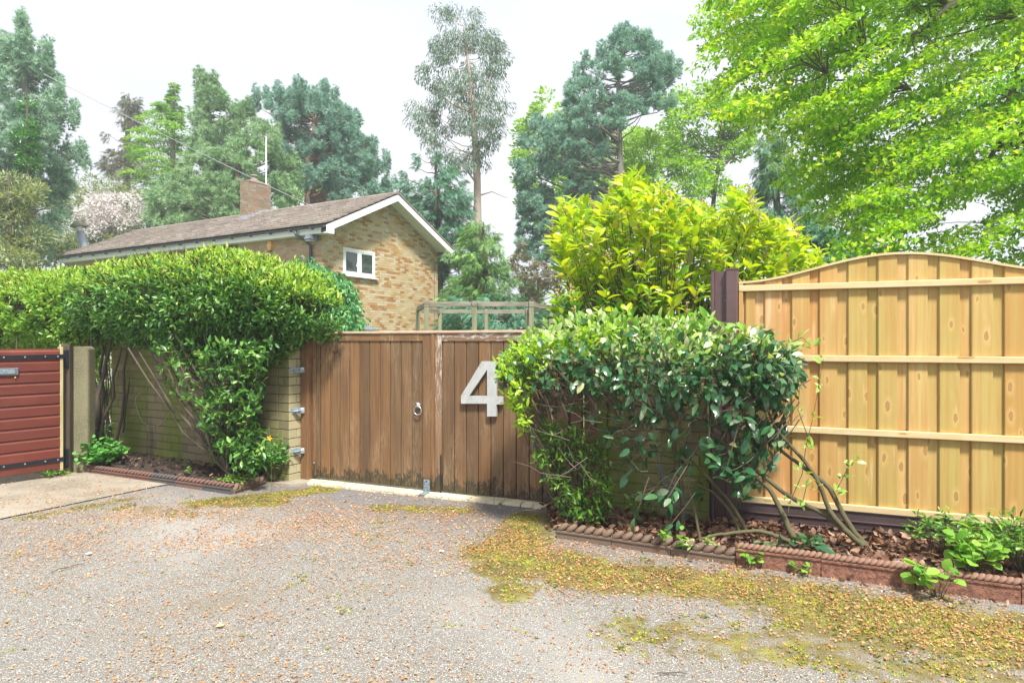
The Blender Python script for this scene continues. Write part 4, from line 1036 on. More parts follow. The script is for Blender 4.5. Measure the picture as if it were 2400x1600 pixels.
# roof
ROW, TW = 11, 0.33
sl_len = math.hypot(RX-EX, RZ-EZ); ta = math.atan(slope)
y0r, y1r = -0.52, SL+0.1
mb = MB()
mb.prism([(EX, EZ-0.11), (EX+0.001, EZ-0.06), (RX, RZ-0.06), (GW+0.30, EZ-0.06), (GW+0.30, EZ-0.11), (RX, RZ-0.12)], y0r+0.03, y1r-0.02)
roof = mb.build('roof', M['tile'], house)
tiles = []; rr = random.Random(5)
cexp = sl_len/ROW
for r_ in range(ROW):
    s0, s1 = r_*cexp, (r_+1)*cexp+0.05
    yy = y0r + (0 if r_ % 2 else -TW/2)
    while yy < y1r:
        ya, yb = max(yy, y0r)+0.004, min(yy+TW, y1r)-0.004
        if yb-ya > 0.04:
            l = rr.uniform(0.0, 0.008)
            x0_, z0_ = EX-0.05+s0*math.cos(ta), EZ+s0*math.sin(ta)-0.022
            x1_, z1_ = EX-0.05+s1*math.cos(ta), EZ+s1*math.sin(ta)-0.045
            inch = (x1_ > 2.0 and x0_ < 3.1 and ya > 5.9 and yb < 6.5)
            if not inch: tiles.append((r_, x0_, z0_, min(x1_, RX), z1_, ya, yb, l))
        yy += TW
tiles.sort(key=lambda t_: t_[5]*1.0 + t_[0]*0.02)
def tile_mb(mb, t_, ox=0, oy=0, oz=0, tint=None):
    _, x0_, z0_, x1_, z1_, ya, yb, l = t_
    th = 0.045
    z0_ = z0_ + 0.028
    V_ = [(x0_-ox, ya-oy, z0_+l-oz-0.02), (x0_-ox, yb-oy, z0_+l-oz-0.02), (x1_-ox, yb-oy, z1_-oz), (x1_-ox, ya-oy, z1_-oz),
          (x0_-ox, ya-oy, z0_+l+th-oz), (x0_-ox, yb-oy, z0_+l+th-oz), (x1_-ox, yb-oy, z1_+th-oz), (x1_-ox, ya-oy, z1_+th-oz)]
    mb.add(V_, [(0,1,2,3),(7,6,5,4),(0,4,5,1),(1,5,6,2),(2,6,7,3),(3,7,4,0)], tint)
for t_ in tiles[:300]:
    mb = MB(); tile_mb(mb, t_); mb.build('roof_tile', M['tile'], roof)
mb = MB()
for t_ in tiles[300:]: tile_mb(mb, t_, tint=rr.random()*0.99+0.005)
stuff(mb.build('roof_tiles', M['tile'], roof))
mb = MB()
for r_ in range(ROW):      # rear slope seen only at its verge
    s0, s1 = r_*cexp, (r_+1)*cexp+0.03
    a0 = (GW+0.35-s0*math.cos(ta), EZ+s0*math.sin(ta)-0.02); a1 = (max(RX+0.01, GW+0.35-s1*math.cos(ta)), EZ+s1*math.sin(ta)-0.045)
    mb.prism([(a1[0], a1[1]), (a0[0], a0[1]), (a0[0], a0[1]+0.045), (a1[0], a1[1]+0.045)], y0r, y1r)
stuff(mb.build('rear_roof_courses', M['tile'], roof))
mb = MB(); k = 0; yy = y0r-0.01
while yy < y1r:
    mb.prism([(RX-0.13, RZ-0.055), (RX+0.13, RZ-0.055), (RX+0.07, RZ+0.03), (RX, RZ+0.05), (RX-0.07, RZ+0.03)], yy, yy+0.43, tint=rr.random()*0.9+0.01); yy += 0.44
mb.build('ridge_tiles', M['tile'], roof)
# bargeboards, fascia, soffit
def barge(x0, z0, x1, z1, d=0.21):
    mb = MB(); mb.prism([(x0, z0-d), (x1, z1-d), (x1, z1), (x0, z0)] if x1 > x0 else [(x1, z1-d), (x0, z0-d), (x0, z0), (x1, z1)], y0r+0.002, y0r+0.03); return mb.build('bargeboard', M['upvc'], house)
barge(EX-0.0, EZ-0.065, RX-0.001, RZ-0.065); barge(GW+0.30, EZ-0.065, RX+0.001, RZ-0.065)
mb = MB(); mb.prism([(EX, EZ-0.30), (EX+0.30, EZ-0.30), (EX+0.30, EZ-0.30+0.18), (EX, EZ-0.277)], y0r+0.003, y0r+0.24)
mb.prism([(GW+0.0, EZ-0.30), (GW+0.30, EZ-0.30), (GW+0.30, EZ-0.277), (GW+0.0, EZ-0.12)], y0r+0.003, y0r+0.24); mb.build('box_end', M['upvc'], house)
mb = MB(); mb.box(EX, EX+0.02, y0r+0.25, y1r-0.05, EZ-0.29, EZ-0.115); mb.box(GW+0.28, GW+0.30, y0r+0.25, y1r-0.05, EZ-0.29, EZ-0.115); mb.build('fascia', M['upvc'], house)
mb = MB(); mb.box(EX+0.022, -0.008, y0r+0.245, y1r-0.05, EZ-0.285, EZ-0.27); mb.box(GW+0.01, GW+0.278, y0r+0.245, y1r-0.05, EZ-0.285, EZ-0.27)
mb.prism([(EX+0.3, EZ-0.135), (RX-0.002, RZ-0.20), (RX-0.002, RZ-0.185), (EX+0.3, EZ-0.12)], y0r+0.032, -0.012)
mb.prism([(RX+0.002, RZ-0.20), (GW, EZ-0.135), (GW, EZ-0.12), (RX+0.002, RZ-0.185)], y0r+0.032, -0.012)
mb.build('soffit', M['soffit'], house)
# gutter
mb = MB(); gx = EX-0.075
prof = [(gx+0.055*math.cos(a_), EZ-0.095+0.055*math.sin(a_)) for a_ in np.linspace(math.pi, 2*math.pi, 7)] + [(gx+0.045, EZ-0.095), (gx, EZ-0.135), (gx-0.045, EZ-0.095)]
n = len(prof); V_ = [(x_, y_, z_) for y_ in (y0r+0.05, y1r) for x_, z_ in prof]
mb.add(V_, [tuple(range(n)), tuple(range(2*n-1, n-1, -1))] + [(i, i+n, (i+1) % n+n, (i+1) % n) for i in range(n)])
gut = mb.build('gutter', M['gutter'], house)
for k in range(16):
    mb = MB(); yb_ = 0.0+k*0.92; mb.bbox(gx-0.065, gx+0.07, yb_, yb_+0.05, EZ-0.165, EZ-0.09, 0.004); mb.build('gutter_bracket', M['gutter'], gut)
mb = MB(); mb.tube([(gx, 0.72, EZ-0.14), (gx, 0.70, EZ-0.27), (-0.14, 0.50, EZ-0.46), (-0.075, 0.40, EZ-0.60), (-0.075, 0.40, 0.2)], 0.043, 8)
mb.build('downpipe', M['gutter'], house, smooth=True)
for z_ in (4.25, 2.6): 
    mb = MB(); mb.tube([(-0.075, 0.40, z_), (-0.075, 0.40, z_+0.06)], 0.055, 8); mb.build('pipe_clip', M['gutter'], house)
# floodlight
fl = MB(); fl.add([(-0.42,0.05,4.66),(-0.42,0.32,4.66),(-0.14,0.32,4.62),(-0.14,0.05,4.62),(-0.36,0.07,4.80),(-0.36,0.30,4.80),(-0.14,0.30,4.84),(-0.14,0.07,4.84)], [(0,1,2,3),(7,6,5,4),(0,4,5,1),(1,5,6,2),(2,6,7,3),(3,7,4,0)])
flo = fl.build('floodlight', M['steel_grey'], house)
mb = MB(); mb.box(-0.40, -0.17, 0.08, 0.29, 4.612, 4.628); o = mb.build('lamp_glass', M['upvc'], flo)
mb = MB(); mb.box(-0.14, 0.0, 0.15, 0.22, 4.70, 4.76); mb.build('lamp_arm', M['steel_grey'], flo)
# alarm box on the side wall: hexagonal, amber with a dark blue foot and a small pale badge
al = thing('alarm_box', 'amber six-sided alarm box with printed badge on the brick side wall', 'alarm box', H.w(-0.0, 2.25, 4.64), H.a - math.pi/2)
hexp = [(-0.06, -0.15), (0.06, -0.15), (0.13, 0.02), (0.07, 0.17), (-0.07, 0.17), (-0.13, 0.02)]
mb = MB(); mb.prism(hexp, -0.02, -0.007); mb.prism([(x_*0.86, z_*0.9) for x_, z_ in hexp], -0.085, -0.02); cs_ = mb.build('casing', M['orange'], al)
mb = MB(); mb.prism([(-0.058, -0.185), (0.058, -0.185), (0.058, -0.152), (-0.058, -0.152)], -0.075, -0.007); mb.build('strobe_foot', M['blue_plastic'], al)
mb = MB(); mb.box(-0.060, 0.060, -0.088, -0.086, -0.045, 0.065); bd_ = mb.build('badge', M['white_card'], al)
mb = MB()
mb.box(-0.052, 0.052, -0.0905, -0.0885, -0.035, -0.024); mb.box(-0.052, 0.052, -0.0905, -0.0885, 0.047, 0.056)
for k_, g_ in enumerate(('A', 'D', 'T')[:0]): pass
mb.build('badge_print', M['blue_plastic'], bd_)
def letters(txt, size, mat, parent, loc, rz, name='lettering'):
    cu = bpy.data.curves.new(name, 'FONT'); cu.body = txt; cu.size = size; cu.extrude = 0.001; cu.align_x = 'CENTER'
    tmp = bpy.data.objects.new(name, cu); COL.objects.link(tmp)
    bpy.context.view_layer.update()
    me = bpy.data.meshes.new_from_object(tmp.evaluated_get(bpy.context.evaluated_depsgraph_get()))
    bpy.data.objects.remove(tmp)
    me.materials.clear(); me.materials.append(mat)
    o = bpy.data.objects.new(name, me); COL.objects.link(o); o.parent = parent; o.location = loc; o.rotation_euler = (math.pi/2, 0, rz)
    return o
letters('CSI', 0.06, M['blue_plastic'], bd_, (0, -0.0895, -0.012), 0)
# vents and repair patch on the gable
vx, vz = H.hit(350*0+0+1930*0.4677, 350+345*0.4677, 0)
mb = MB(); mb.bbox(vx-0.12, vx+0.12, -0.012, 0.004, vz-0.04, vz+0.04, 0.004); vo = mb.build('air_vent', M['lead'], house)
mb = MB()
for k in range(6): mb.box(vx-0.10+k*0.036, vx-0.085+k*0.036, -0.016, -0.0125, vz-0.028, vz+0.028)
mb.build('vent_slots', M['steel_grey'], vo)
vx, vz = H.hit(1940*0.4677, 350+408*0.4677, 0)
mb = MB(); mb.bbox(vx-0.11, vx+0.08, -0.011, 0.002, vz-0.05, vz+0.05, 0.004); mb.build('mortar_patch', M['mortar'], house)
# lead-topped bay at the foot of the gable
bx, bz = H.hit(845, 766, -0.5)
mb = MB(); mb.bbox(0.55, 1.72, -0.75, -0.012, 1.95, 2.03, 0.01); mb.bbox(0.70, 1.55, -0.60, -0.012, 2.032, 2.12, 0.01); bay = mb.build('bay_roof', M['lead'], house)
mb = MB(); mb.box(0.6, 1.65, -0.70, -0.012, 0.0, 1.948); mb.build('bay_front', M['upvc'], bay)
# dark boarded strip at the side
mb = MB(); mb.bbox(-0.03, 0.0, 3.85, 6.2, 3.4, 4.80, 0.004); mb.build('dark_cladding', plain('dark brown cladding', (0.05, 0.04, 0.045), 0.6, 0.2, 8), house)
# chimney
ca, cb = (2.05, 3.09), (5.96, 6.42)
mb = MB(); mb.box(ca[0]+0.012, ca[1]-0.012, cb[0]+0.012, cb[1]-0.012, 5.85, 7.58); ch = mb.build('chimney', M['mortar'], house)
brick_fill(house, ch, ((0, cb[0]), 0), ca[0], ca[1], 6.06, 7.58, 0.235, 0.08, M['chimney_brick'], 40, seed=31)
brick_fill(house, ch, ((ca[0], cb[1]), -math.pi/2), 0, cb[1]-cb[0], 6.06, 7.58, 0.235, 0.08, M['chimney_brick'], 22, seed=32)
mb = MB(); mb.bbox(ca[0]-0.004, ca[1]+0.004, cb[0]-0.004, cb[1]+0.01, 7.585, 7.66, 0.02)
mb.add([(ca[0]+0.05, cb[0]+0.05, 7.662), (ca[1]-0.05, cb[0]+0.05, 7.662), (ca[1]-0.05, cb[1]-0.05, 7.662), (ca[0]+0.05, cb[1]-0.05, 7.662), (2.4, 6.15, 7.76), (2.7, 6.15, 7.76), (2.7, 6.25, 7.76), (2.4, 6.25, 7.76)], [(0,1,5,4),(1,2,6,5),(2,3,7,6),(3,0,4,7),(4,5,6,7)])
mb.build('chimney_cap', M['chimney_brick'], house)
mb = MB(); mb.tube([(2.5, 6.2, 7.70), (2.5, 6.2, 7.80)], [0.15, 0.13], 12); mb.tube([(2.5, 6.2, 7.80), (2.5, 6.2, 7.90)], 0.10, 12); mb.tube([(2.5, 6.2, 7.905), (2.5, 6.2, 7.95)], [0.145, 0.12], 12)
mb.build('chimney_pot', M['concrete'], house)
# stepped lead flashing
mb = MB()
for k in range(7):
    x0_ = ca[0]-0.02+k*0.158; zz = rtop(x0_+0.158)
    mb.box(x0_, x0_+0.156, cb[0]-0.020, cb[0]-0.008, rtop(x0_)-0.02, zz+0.09+0.02*(k % 2))
mb.bbox(ca[0]-0.02, ca[0]-0.008, cb[0]-0.01, cb[1]+0.01, rtop(ca[0])-0.03, rtop(ca[0])+0.14, 0.001)
mb.add([(ca[0]-0.16, cb[0]-0.12, rtop(ca[0]-0.16)+0.038), (ca[0], cb[0]-0.12, rtop(ca[0])+0.038), (ca[0], cb[1]+0.1, rtop(ca[0])+0.038), (ca[0]-0.16, cb[1]+0.1, rtop(ca[0]-0.16)+0.038)], [(0, 1, 2, 3)])
mb.add([(ca[0], cb[0]-0.12, rtop(ca[0])+0.04), (RX, cb[0]-0.12, RZ+0.04), (RX, cb[0]-0.01, RZ+0.04), (ca[0], cb[0]-0.01, rtop(ca[0])+0.04)], [(0, 1, 2, 3)])
mb.build('lead_flashing', M['lead'], house)
# aerial mast on the chimney
am = thing('aerial_mast', 'thin white aerial mast rising behind the chimney', 'aerial', H.w(2.98, 6.1, 7.0), H.a)
mb = MB(); mb.tube([(0, 0, -0.4), (0, 0, 2.55)], 0.028, 6); mb.build('pole', M['upvc'], am)
mb = MB(); mb.tube([(-0.35, 0, 2.5), (0.35, 0, 2.52)], 0.012, 5)
for k in range(5): mb.tube([(-0.3+k*0.15, -0.16, 2.51), (-0.3+k*0.15, 0.16, 2.51)], 0.007, 4)
mb.build('antenna', M['cable'], am)
# flue at the far end
fw = at(200, 590, 28.5); ft = at(187, 543, 28.5)
fu = thing('flue_pipe', 'leaning pale metal flue with conical cowl beyond the roof end', 'flue', (fw[0], fw[1], 0))
mb = MB(); o_ = np.array((fw[0], fw[1], 0)); mb.tube([fw-o_-np.array((0, 0, 4.9)), fw-o_, ft-o_], [0.17, 0.17, 0.16], 12); mb.build('pipe', plain('pale flue metal', (0.42, 0.47, 0.55), 0.45, 0.15, 3), fu, smooth=True)
mb = MB(); mb.tube([ft-o_, ft-o_+np.array((-0.03, 0, 0.22))], [0.13, 0.13], 12); mb.build('collar', M['upvc'], fu)
mb = MB(); mb.tube([ft-o_+np.array((-0.03, 0, 0.21)), ft-o_+np.array((-0.04, 0, 0.30)), ft-o_+np.array((-0.05, 0, 0.48))], [0.34, 0.30, 0.02], 12); mb.build('cowl', M['concrete'], fu)
# overhead cable
br_ = H.w(GW-0.06, -0.06, 4.55)
cb_ = dat(100, 170, 21.0)
pts = []
for k in range(25):
    s_ = k/24; p_ = br_*(1-s_)+cb_*s_; p_ = p_ - np.array((0, 0, 0.35*4*s_*(1-s_)*0.4)); pts.append(p_)
cbl = MB(); cbl.tube(pts, 0.010, 4); tag(cbl.build('overhead_cable', M['cable']), 'thin overhead cable running from the upper left down to the gable corner', 'cable')
mb = MB(); mb.tube([(GW-0.30, -0.03, 4.60), (GW-0.02, -0.09, 4.52), (GW+0.1, -0.05, 4.50)], 0.015, 5); mb.tube([(GW-0.24, -0.02, 4.55), (GW-0.24, -0.02, 1.5)], 0.012, 4); mb.build('cable_bracket', M['steel_grey'], house)

# ------------------------------------------------------------------ pergola
zT = 2.30
def pt(px, Y): return np.array(((px-1200)/FPX*Y, Y, 0))
PP = {'A': pt(1000, 13.0), 'B': pt(1112, 13.0), 'C': pt(1245, 13.1), 'D': pt(1291, 14.3), 'I': pt(1236, 16.1), 'Hh': pt(1139, 16.2), 'Gg': pt(1031, 16.1), 'E': pt(979, 14.9)}
pg = thing('pergola', 'weathered many-sided timber pergola standing beyond the double gate', 'pergola', PP['B'])
for k_, p_ in PP.items():
    w_ = 0.046
    mb = MB(); l_ = p_-PP['B']; mb.bbox(-w_, w_, -w_, w_, 0, zT-0.02, 0.004); o = mb.build('post', M['pergola'], pg); o.location = l_; o.rotation_euler = (0, 0, 0.1)
seq = ['E', 'A', 'B', 'C', 'D', 'I', 'Hh', 'Gg', 'E']
for i in range(8):
    a_, b_ = PP[seq[i]]-PP['B'], PP[seq[i+1]]-PP['B']
    d = b_-a_; L = np.linalg.norm(d); ang = math.atan2(d[1], d[0])
    mb = MB(); e_ = 0.0 if seq[i] not in ('E',) else -0.12
    dz = 0.0 if i % 2 else 0.004
    mb.bbox(0.06-(0.16 if i in (0,) else 0), L-0.06+(0.2 if i in (3,) else 0), -0.026, 0.026, zT-0.02+dz, zT+0.075+dz, 0.004)
    o = mb.build('beam', M['pergola_h'], pg); o.location = a_; o.rotation_euler = (0, 0, ang)
for k_, p_ in PP.items():
    mb = MB(); l_ = p_-PP['B']; mb.bbox(-0.052, 0.052, -0.052, 0.052, zT-0.018, zT+0.09, 0.005); o = mb.build('post_head', M['pergola_h'], pg); o.location = l_; o.rotation_euler = (0, 0, 0.1)
# ------------------------------------------------------------------ vegetation helpers
def inpoly(px, py, poly):
    poly = np.asarray(poly, float); n = len(poly); c = np.zeros(len(px), bool); j = n-1
    for i in range(n):
        xi, yi = poly[i]; xj, yj = poly[j]
        m = ((yi > py) != (yj > py)) & (px < (xj-xi)*(py-yi)/((yj-yi) or 1e-9)+xi)
        c ^= m; j = i
    return c
def sample_poly(poly, n, rng, mind=0.0):
    poly = np.asarray(poly, float); lo, hi = poly.min(0), poly.max(0); out = []
    tries = 0
    while len(out) < n and tries < 60:
        p = rng.uniform(lo, hi, (n*4, 2)); p = p[inpoly(p[:, 0], p[:, 1], poly)]
        for q_ in p:
            if len(out) >= n: break
            if mind and out and np.min(np.hypot(*(np.array(out)-q_).T)) < mind: continue
            out.append(q_)
        tries += 1
        if mind: mind *= 0.93
    return np.array(out)
def curve(a, b, sag=0.0, n=5, wob=0.0, rng=None):
    a = np.asarray(a, float); b = np.asarray(b, float); t_ = np.linspace(0, 1, n)[:, None]
    P = a*(1-t_)+b*t_; P[:, 2] += (sag*4*t_*(1-t_))[:, 0]
    if wob and rng is not None: P[1:-1] += rng.normal(0, wob, (n-2, 3))
    return P
TM = {
 'pine': T_tuft(11, 0.95, 0.13, 1), 'soft': T_tuft(9, 1.25, 0.16, 2), 'spray': T_frond(7, 0.18), 'leaf': T_diamond(0.55, 0.06, 0.1),
 'narrow': T_diamond(0.24, 0.03, 0.15), 'privet': T_diamond(0.34, 0.07, 0.1), 'beech': T_diamond(0.62, 0.05, 0.08), 'big': T_leaf(0.46, 0.05, 0.18),
 'laurel': T_leaf(0.44, 0.06, 0.12), 'round': T_leaf(0.85, 0.05, 0.1), 'privetL': T_leaf(0.35, 0.06, 0.12)}

def clump_tree(name, label, D, poly, trunk, n_cl, r_cl, style, n_leaf, size, mat, bark, seed, flat=0.6, group=None, cat='tree', depth=0.8, mind=0.0, branch=0.06, hang=0.0, limbs=None, conv='disp', extra_branch_every=1, base_z=0.0, tmpl=None, bend=None, spires=None):
    rng = np.random.default_rng(seed)
    f = dat if conv == 'disp' else at
    TR = np.array([f(px, py, D + (dd if len(t3) > 3 else 0)) for t3 in trunk for px, py, _, *dd_ in [t3] for dd in [dd_[0] if dd_ else 0]])
    RR = np.array([t3[2] for t3 in trunk], float)
    base = np.array((TR[0][0], TR[0][1], base_z))
    if TR[0][2] > base_z + 0.3:
        TR = np.vstack([base[None], TR]); RR = np.concatenate([[RR[0]*1.15], RR])
    root = thing(name, label, cat, base, 0, group)
    if D > 20:
        if tmpl in ('pine', 'spray', 'soft'): r_cl *= 0.52; n_leaf = int(n_leaf*0.36); n_cl = int(n_cl*2.2); mind *= 0.66; size *= 0.80; extra_branch_every = 3
        else: r_cl *= 0.60; n_leaf = int(n_leaf*0.60); n_cl = int(n_cl*1.4); mind *= 0.85; extra_branch_every = 2
        if style == 'up': flat *= 1.3
    C2 = sample_poly(poly, n_cl, rng, mind)
    if D > 20:                                            # bare patches between the boughs
        hol = vnoise(C2[:, 0]/38.0+seed, C2[:, 1]/26.0, seed, 2)
        C2 = C2[(hol > 0.37) | (rng.random(len(C2)) < 0.2)]
    pe_ = np.asarray(poly, float); inset = 0.62*(r_cl*0.9+0.45*size)*1519/D
    if D > 20:
        dm = np.min([segd(C2[:, 0], C2[:, 1], pe_[i], pe_[(i+1) % len(pe_)]) for i in range(len(pe_))], axis=0)
        ok = dm > inset*rng.uniform(0.35, 1.0, len(C2)); C2 = C2[ok] if ok.sum() > 12 else C2
    nsp = 0
    if spires:
        SP = np.array([(x_+rng.normal(0, 1.5), y_) for x_, ya_, yb_ in spires for y_ in np.arange(ya_+7, yb_, 8.0)])
        nsp = len(SP); C2 = np.vstack([C2, SP])
    lo, hi = C2[:, 0].min(), C2[:, 0].max()
    # local half width at each height
    pol = np.asarray(poly, float)
    C = []
    for px, py in C2:
        band = pol[np.abs(pol[:, 1]-py) < 70]
        xs_ = band[:, 0] if len(band) > 1 else np.array((px-20, px+20))
        hw = (xs_.max()-xs_.min())/2/1519*D
        mid = (xs_.max()+xs_.min())/2
        k = abs(px-mid)/max(1, (xs_.max()-xs_.min())/2)
        dy = rng.uniform(-1, 1)*math.sqrt(max(0.05, 1-min(1, k*k)))*hw*depth
        C.append(f(px, py, D+dy))
    if nsp:
        C[-nsp:] = [f(px, py, D+rng.uniform(-0.6, 0.6)) for px, py in C2[-nsp:]]
    C = np.array(C)
    wood = MB()
    wood.tube(TR-base, RR, 9, cap=False)
    if limbs:
        for lb in limbs:
            wood.tube(np.array([f(q_[0], q_[1], D+(q_[3] if len(q_) > 3 else 0)) for q_ in lb])-base, [q_[2] for q_ in lb], 7, cap=False)
    tz = TR[:, 2]
    for i, c in enumerate(C):
        if i % extra_branch_every: continue
        d = np.hypot(c[0]-np.interp(c[2], tz, TR[:, 0]), c[1]-np.interp(c[2], tz, TR[:, 1]))
        za = c[2]-d*(0.45 if hang <= 0 else -0.1)*rng.uniform(0.5, 1.2)
        za = min(max(za, tz[0]+0.3*(tz[-1]-tz[0])*0.2), tz[-1])
        a = np.array((np.interp(za, tz, TR[:, 0]), np.interp(za, tz, TR[:, 1]), za))
        r0 = min(branch*(0.4+d*0.16), np.interp(za, tz, RR)*0.6)
        P = curve(a, c, -0.08*d if hang <= 0 else 0.1*d, 5, 0.03*d, rng)
        wood.tube(P-base, np.linspace(r0, r0*0.2, 5), 4, cap=False)
    wood.build('trunk', bark, root, smooth=True)
    # foliage
    n = len(C)*n_leaf
    K = np.repeat(np.arange(len(C)), n_leaf)
    rs = r_cl*rng.uniform(0.6, 1.25, len(C))
    if nsp: rs[-nsp:] = 0.10+0.004*D
    g = rng.normal(0, 1, (n, 3)); g = nrm(g)*np.cbrt(rng.uniform(0.02, 1, (n, 1)))
    off = g*rs[K][:, None]*np.array((1, 1, flat))
    P = C[K]+off
    axis = TR[:, :2].mean(0)
    tx = np.stack([np.interp(C[:, 2], tz, TR[:, 0]), np.interp(C[:, 2], tz, TR[:, 1])], 1)
    out = np.concatenate([C[:, :2]-tx, np.zeros((len(C), 1))], 1); out = nrm(out)
    if bend is not None:                                   # flat plates whose outer ends droop
        r_ = np.hypot(off[:, 0], off[:, 1]); P[:, 2] -= bend*r_*r_
    up = np.array((0, 0, 1.0))
    if style == 'up': ax = nrm(g)*0.6+out[K]*0.5+up*0.75
    elif style == 'out': ax = nrm(g)*0.9+out[K]*0.5+up*0.2
    elif style == 'hang': ax = nrm(g)*0.45+out[K]*0.25-up*0.9
    elif style == 'flat': ax = nrm(g)*np.array((1, 1, 0.15))+out[K]*0.5
    elif style == 'droop': ax = nrm(g)*0.5+out[K]*0.8-up*0.6
    else: ax = nrm(g)+out[K]*0.2
    ax = ax + rng.normal(0, 0.25, ax.shape)
    R = rots(ax, (0, 0, 1), rng, 0.5 if style != 'flat' else 0.22)
    S = size*rng.uniform(0.65, 1.25, n)
    if nsp: S[K >= len(C)-nsp] *= 0.72
    t_ = np.clip(rng.normal(0.45, 0.24, n) + (rng.normal(0, 0.14, len(C)))[K], 0.005, 0.985)
    V, F, tt = scat(TM[tmpl or 'soft'], P, R, S, t_)
    cr = build_np('crown', V-base, F, tt, mat, root)
    return root, C, TR

def shell(n, c, r, p, ang, thick, rng, zcut=None):
    d = nrm(rng.normal(0, 1, (n, 3)))
    s = (np.abs(d)**p).sum(1)**(-1/p)
    q_ = d*s[:, None]
    nr = nrm(np.sign(q_)*np.abs(q_)**(p-1)/np.asarray(r))
    # even out: big extents get more points
    t_ = 1-np.minimum(rng.exponential(thick, n), 0.6)
    L = q_*np.asarray(r)*t_[:, None]
    ca, sa = math.cos(ang), math.sin(ang)
    Rz = np.array([[ca, -sa, 0], [sa, ca, 0], [0, 0, 1]])
    return L@Rz.T+np.asarray(c), nr@Rz.T, t_

# ------------------------------------------------------------------ far trees, left to right
g_far = 'tall trees behind the house'
clump_tree('ivy_clad_conifer', 'tall pale conifer with ivy climbing its trunk at the left edge', 27.0,
    [(46,28),(62,60),(70,95),(108,88),(112,130),(120,170),(140,215),(175,240),(168,285),(185,335),(195,365),(170,430),(150,500),(110,600),(-90,600),(-100,300),(-30,170),(0,85),(25,75)],
    [(68,600,0.26),(66,400,0.22),(60,220,0.14),(52,40,0.03)], 210, 0.62, 'up', 85, 0.30, M['l_far'], M['b_far'], 41, tmpl='pine', mind=11, flat=1.1, spires=[(50, 25, 140), (20, 85, 150), (62, 60, 140), (108, 88, 170), (112, 135, 180), (135, 175, 240), (168, 235, 290), (183, 325, 360), (4, 80, 160), (195, 358, 385)])
iv, _, _ = clump_tree('ivy', 'bright ivy column wrapped round the trunk of the far left conifer', 24.9,
    [(40,250),(75,210),(95,330),(80,420),(85,480),(50,500),(20,470),(15,420),(40,380),(30,300)], [(66,600,0.05),(62,220,0.03)], 40, 0.42, 'out', 190, 0.13, M['l_ivy'], M['b_brown'], 42, cat='climber', tmpl='leaf', mind=12)
clump_tree('spruce_tree', 'dark brownish spruce between ivy-clad conifer and layered cedar', 42.0,
    [(284,215),(318,228),(328,260),(335,330),(340,400),(310,450),(260,440),(235,390),(222,372),(245,340),(240,310),(262,290),(262,240)],
    [(290,480,0.25),(292,350,0.18),(296,215,0.04)], 95, 0.62, 'droop', 60, 0.40, M['l_spruce'], M['b_far'], 43, tmpl='spray', mind=9, flat=0.6, spires=[(286, 212, 260), (318, 222, 270), (245, 300, 330), (228, 368, 390), (300, 235, 280)])
clump_tree('cedar_tree', 'bright yellow-green cedar with layered drooping branches and bent tip', 38.0,
    [(402,184),(395,205),(382,225),(420,250),(440,290),(452,340),(436,400),(410,440),(395,480),(320,478),(300,420),(285,330),(300,292),(330,270),(352,240),(362,215),(385,200)],
    [(392,520,0.20),(396,400,0.17),(398,280,0.1),(400,190,0.03)], 62, 1.25, 'flat', 300, 0.24, M['l_cedar'], M['b_far'], 44, tmpl='narrow', mind=19, flat=0.12, bend=0.42, spires=[(401,188,230),(392,215,300),(412,240,300),(372,230,260)])
clump_tree('pine_tree', 'leaning grey-green pine with spiky top left of the chimney', 36.0,
    [(455,158),(470,178),(492,170),(505,205),(540,240),(578,228),(584,252),(556,285),(572,320),(566,430),(560,520),(340,520),(345,470),(420,350),(440,300),(428,262),(460,240)],
    [(500,540,0.26),(498,400,0.2),(482,280,0.12),(458,165,0.03)], 165, 0.62, 'up', 85, 0.34, M['l_pine2'], M['b_far'], 45, tmpl='pine', mind=12, flat=1.1, group=g_far, spires=[(456, 155, 240), (472, 172, 240), (492, 168, 230), (505, 203, 250), (540, 236, 270), (578, 224, 275), (560, 238, 280)])
clump_tree('pine_tree', 'rounded grey-green pine behind the roof and chimney', 33.0,
    [(345,430),(420,350),(480,330),(545,312),(575,268),(612,262),(650,330),(690,370),(700,470),(600,560),(330,560),(330,500)],
    [(540,560,0.24),(545,440,0.18),(550,340,0.05)], 150, 0.70, 'up', 100, 0.34, M['l_pine2'], M['b_brown'], 46, tmpl='pine', mind=14, group=g_far)
clump_tree('scots_pine', 'broad blue-green Scots pine with pinkish trunk right of the chimney', 35.0,
    [(584,198),(610,215),(640,193),(668,210),(684,178),(700,205),(722,210),(744,186),(770,215),(795,250),(818,262),(830,305),(858,322),(884,352),(890,400),(905,412),(898,455),(760,470),(730,430),(640,440),(608,400),(625,330),(645,300),(610,255)],
    [(708,520,0.22),(708,430,0.20),(704,385,0.19),(716,330,0.12),(724,280,0.09),(728,215,0.03)], 220, 0.50, 'up', 95, 0.32, M['l_pine'], M['b_pine'], 47, tmpl='pine', mind=12, flat=1.0, depth=0.7,
    limbs=[[(712,436,0.13),(740,425,0.11),(790,420,0.09),(830,395,0.06),(850,375,0.03)], [(710,470,0.10),(740,465,0.09),(790,470,0.07)], [(704,370,0.1),(735,365,0.09),(760,350,0.06),(790,345,0.03)]], spires=[(590, 198, 250), (612, 203, 250), (640, 190, 240), (660, 203, 250), (685, 176, 240), (700, 190, 240), (722, 200, 240), (745, 184, 240), (768, 203, 250), (790, 243, 290), (818, 256, 300), (858, 316, 360), (886, 348, 400), (905, 408, 430)])
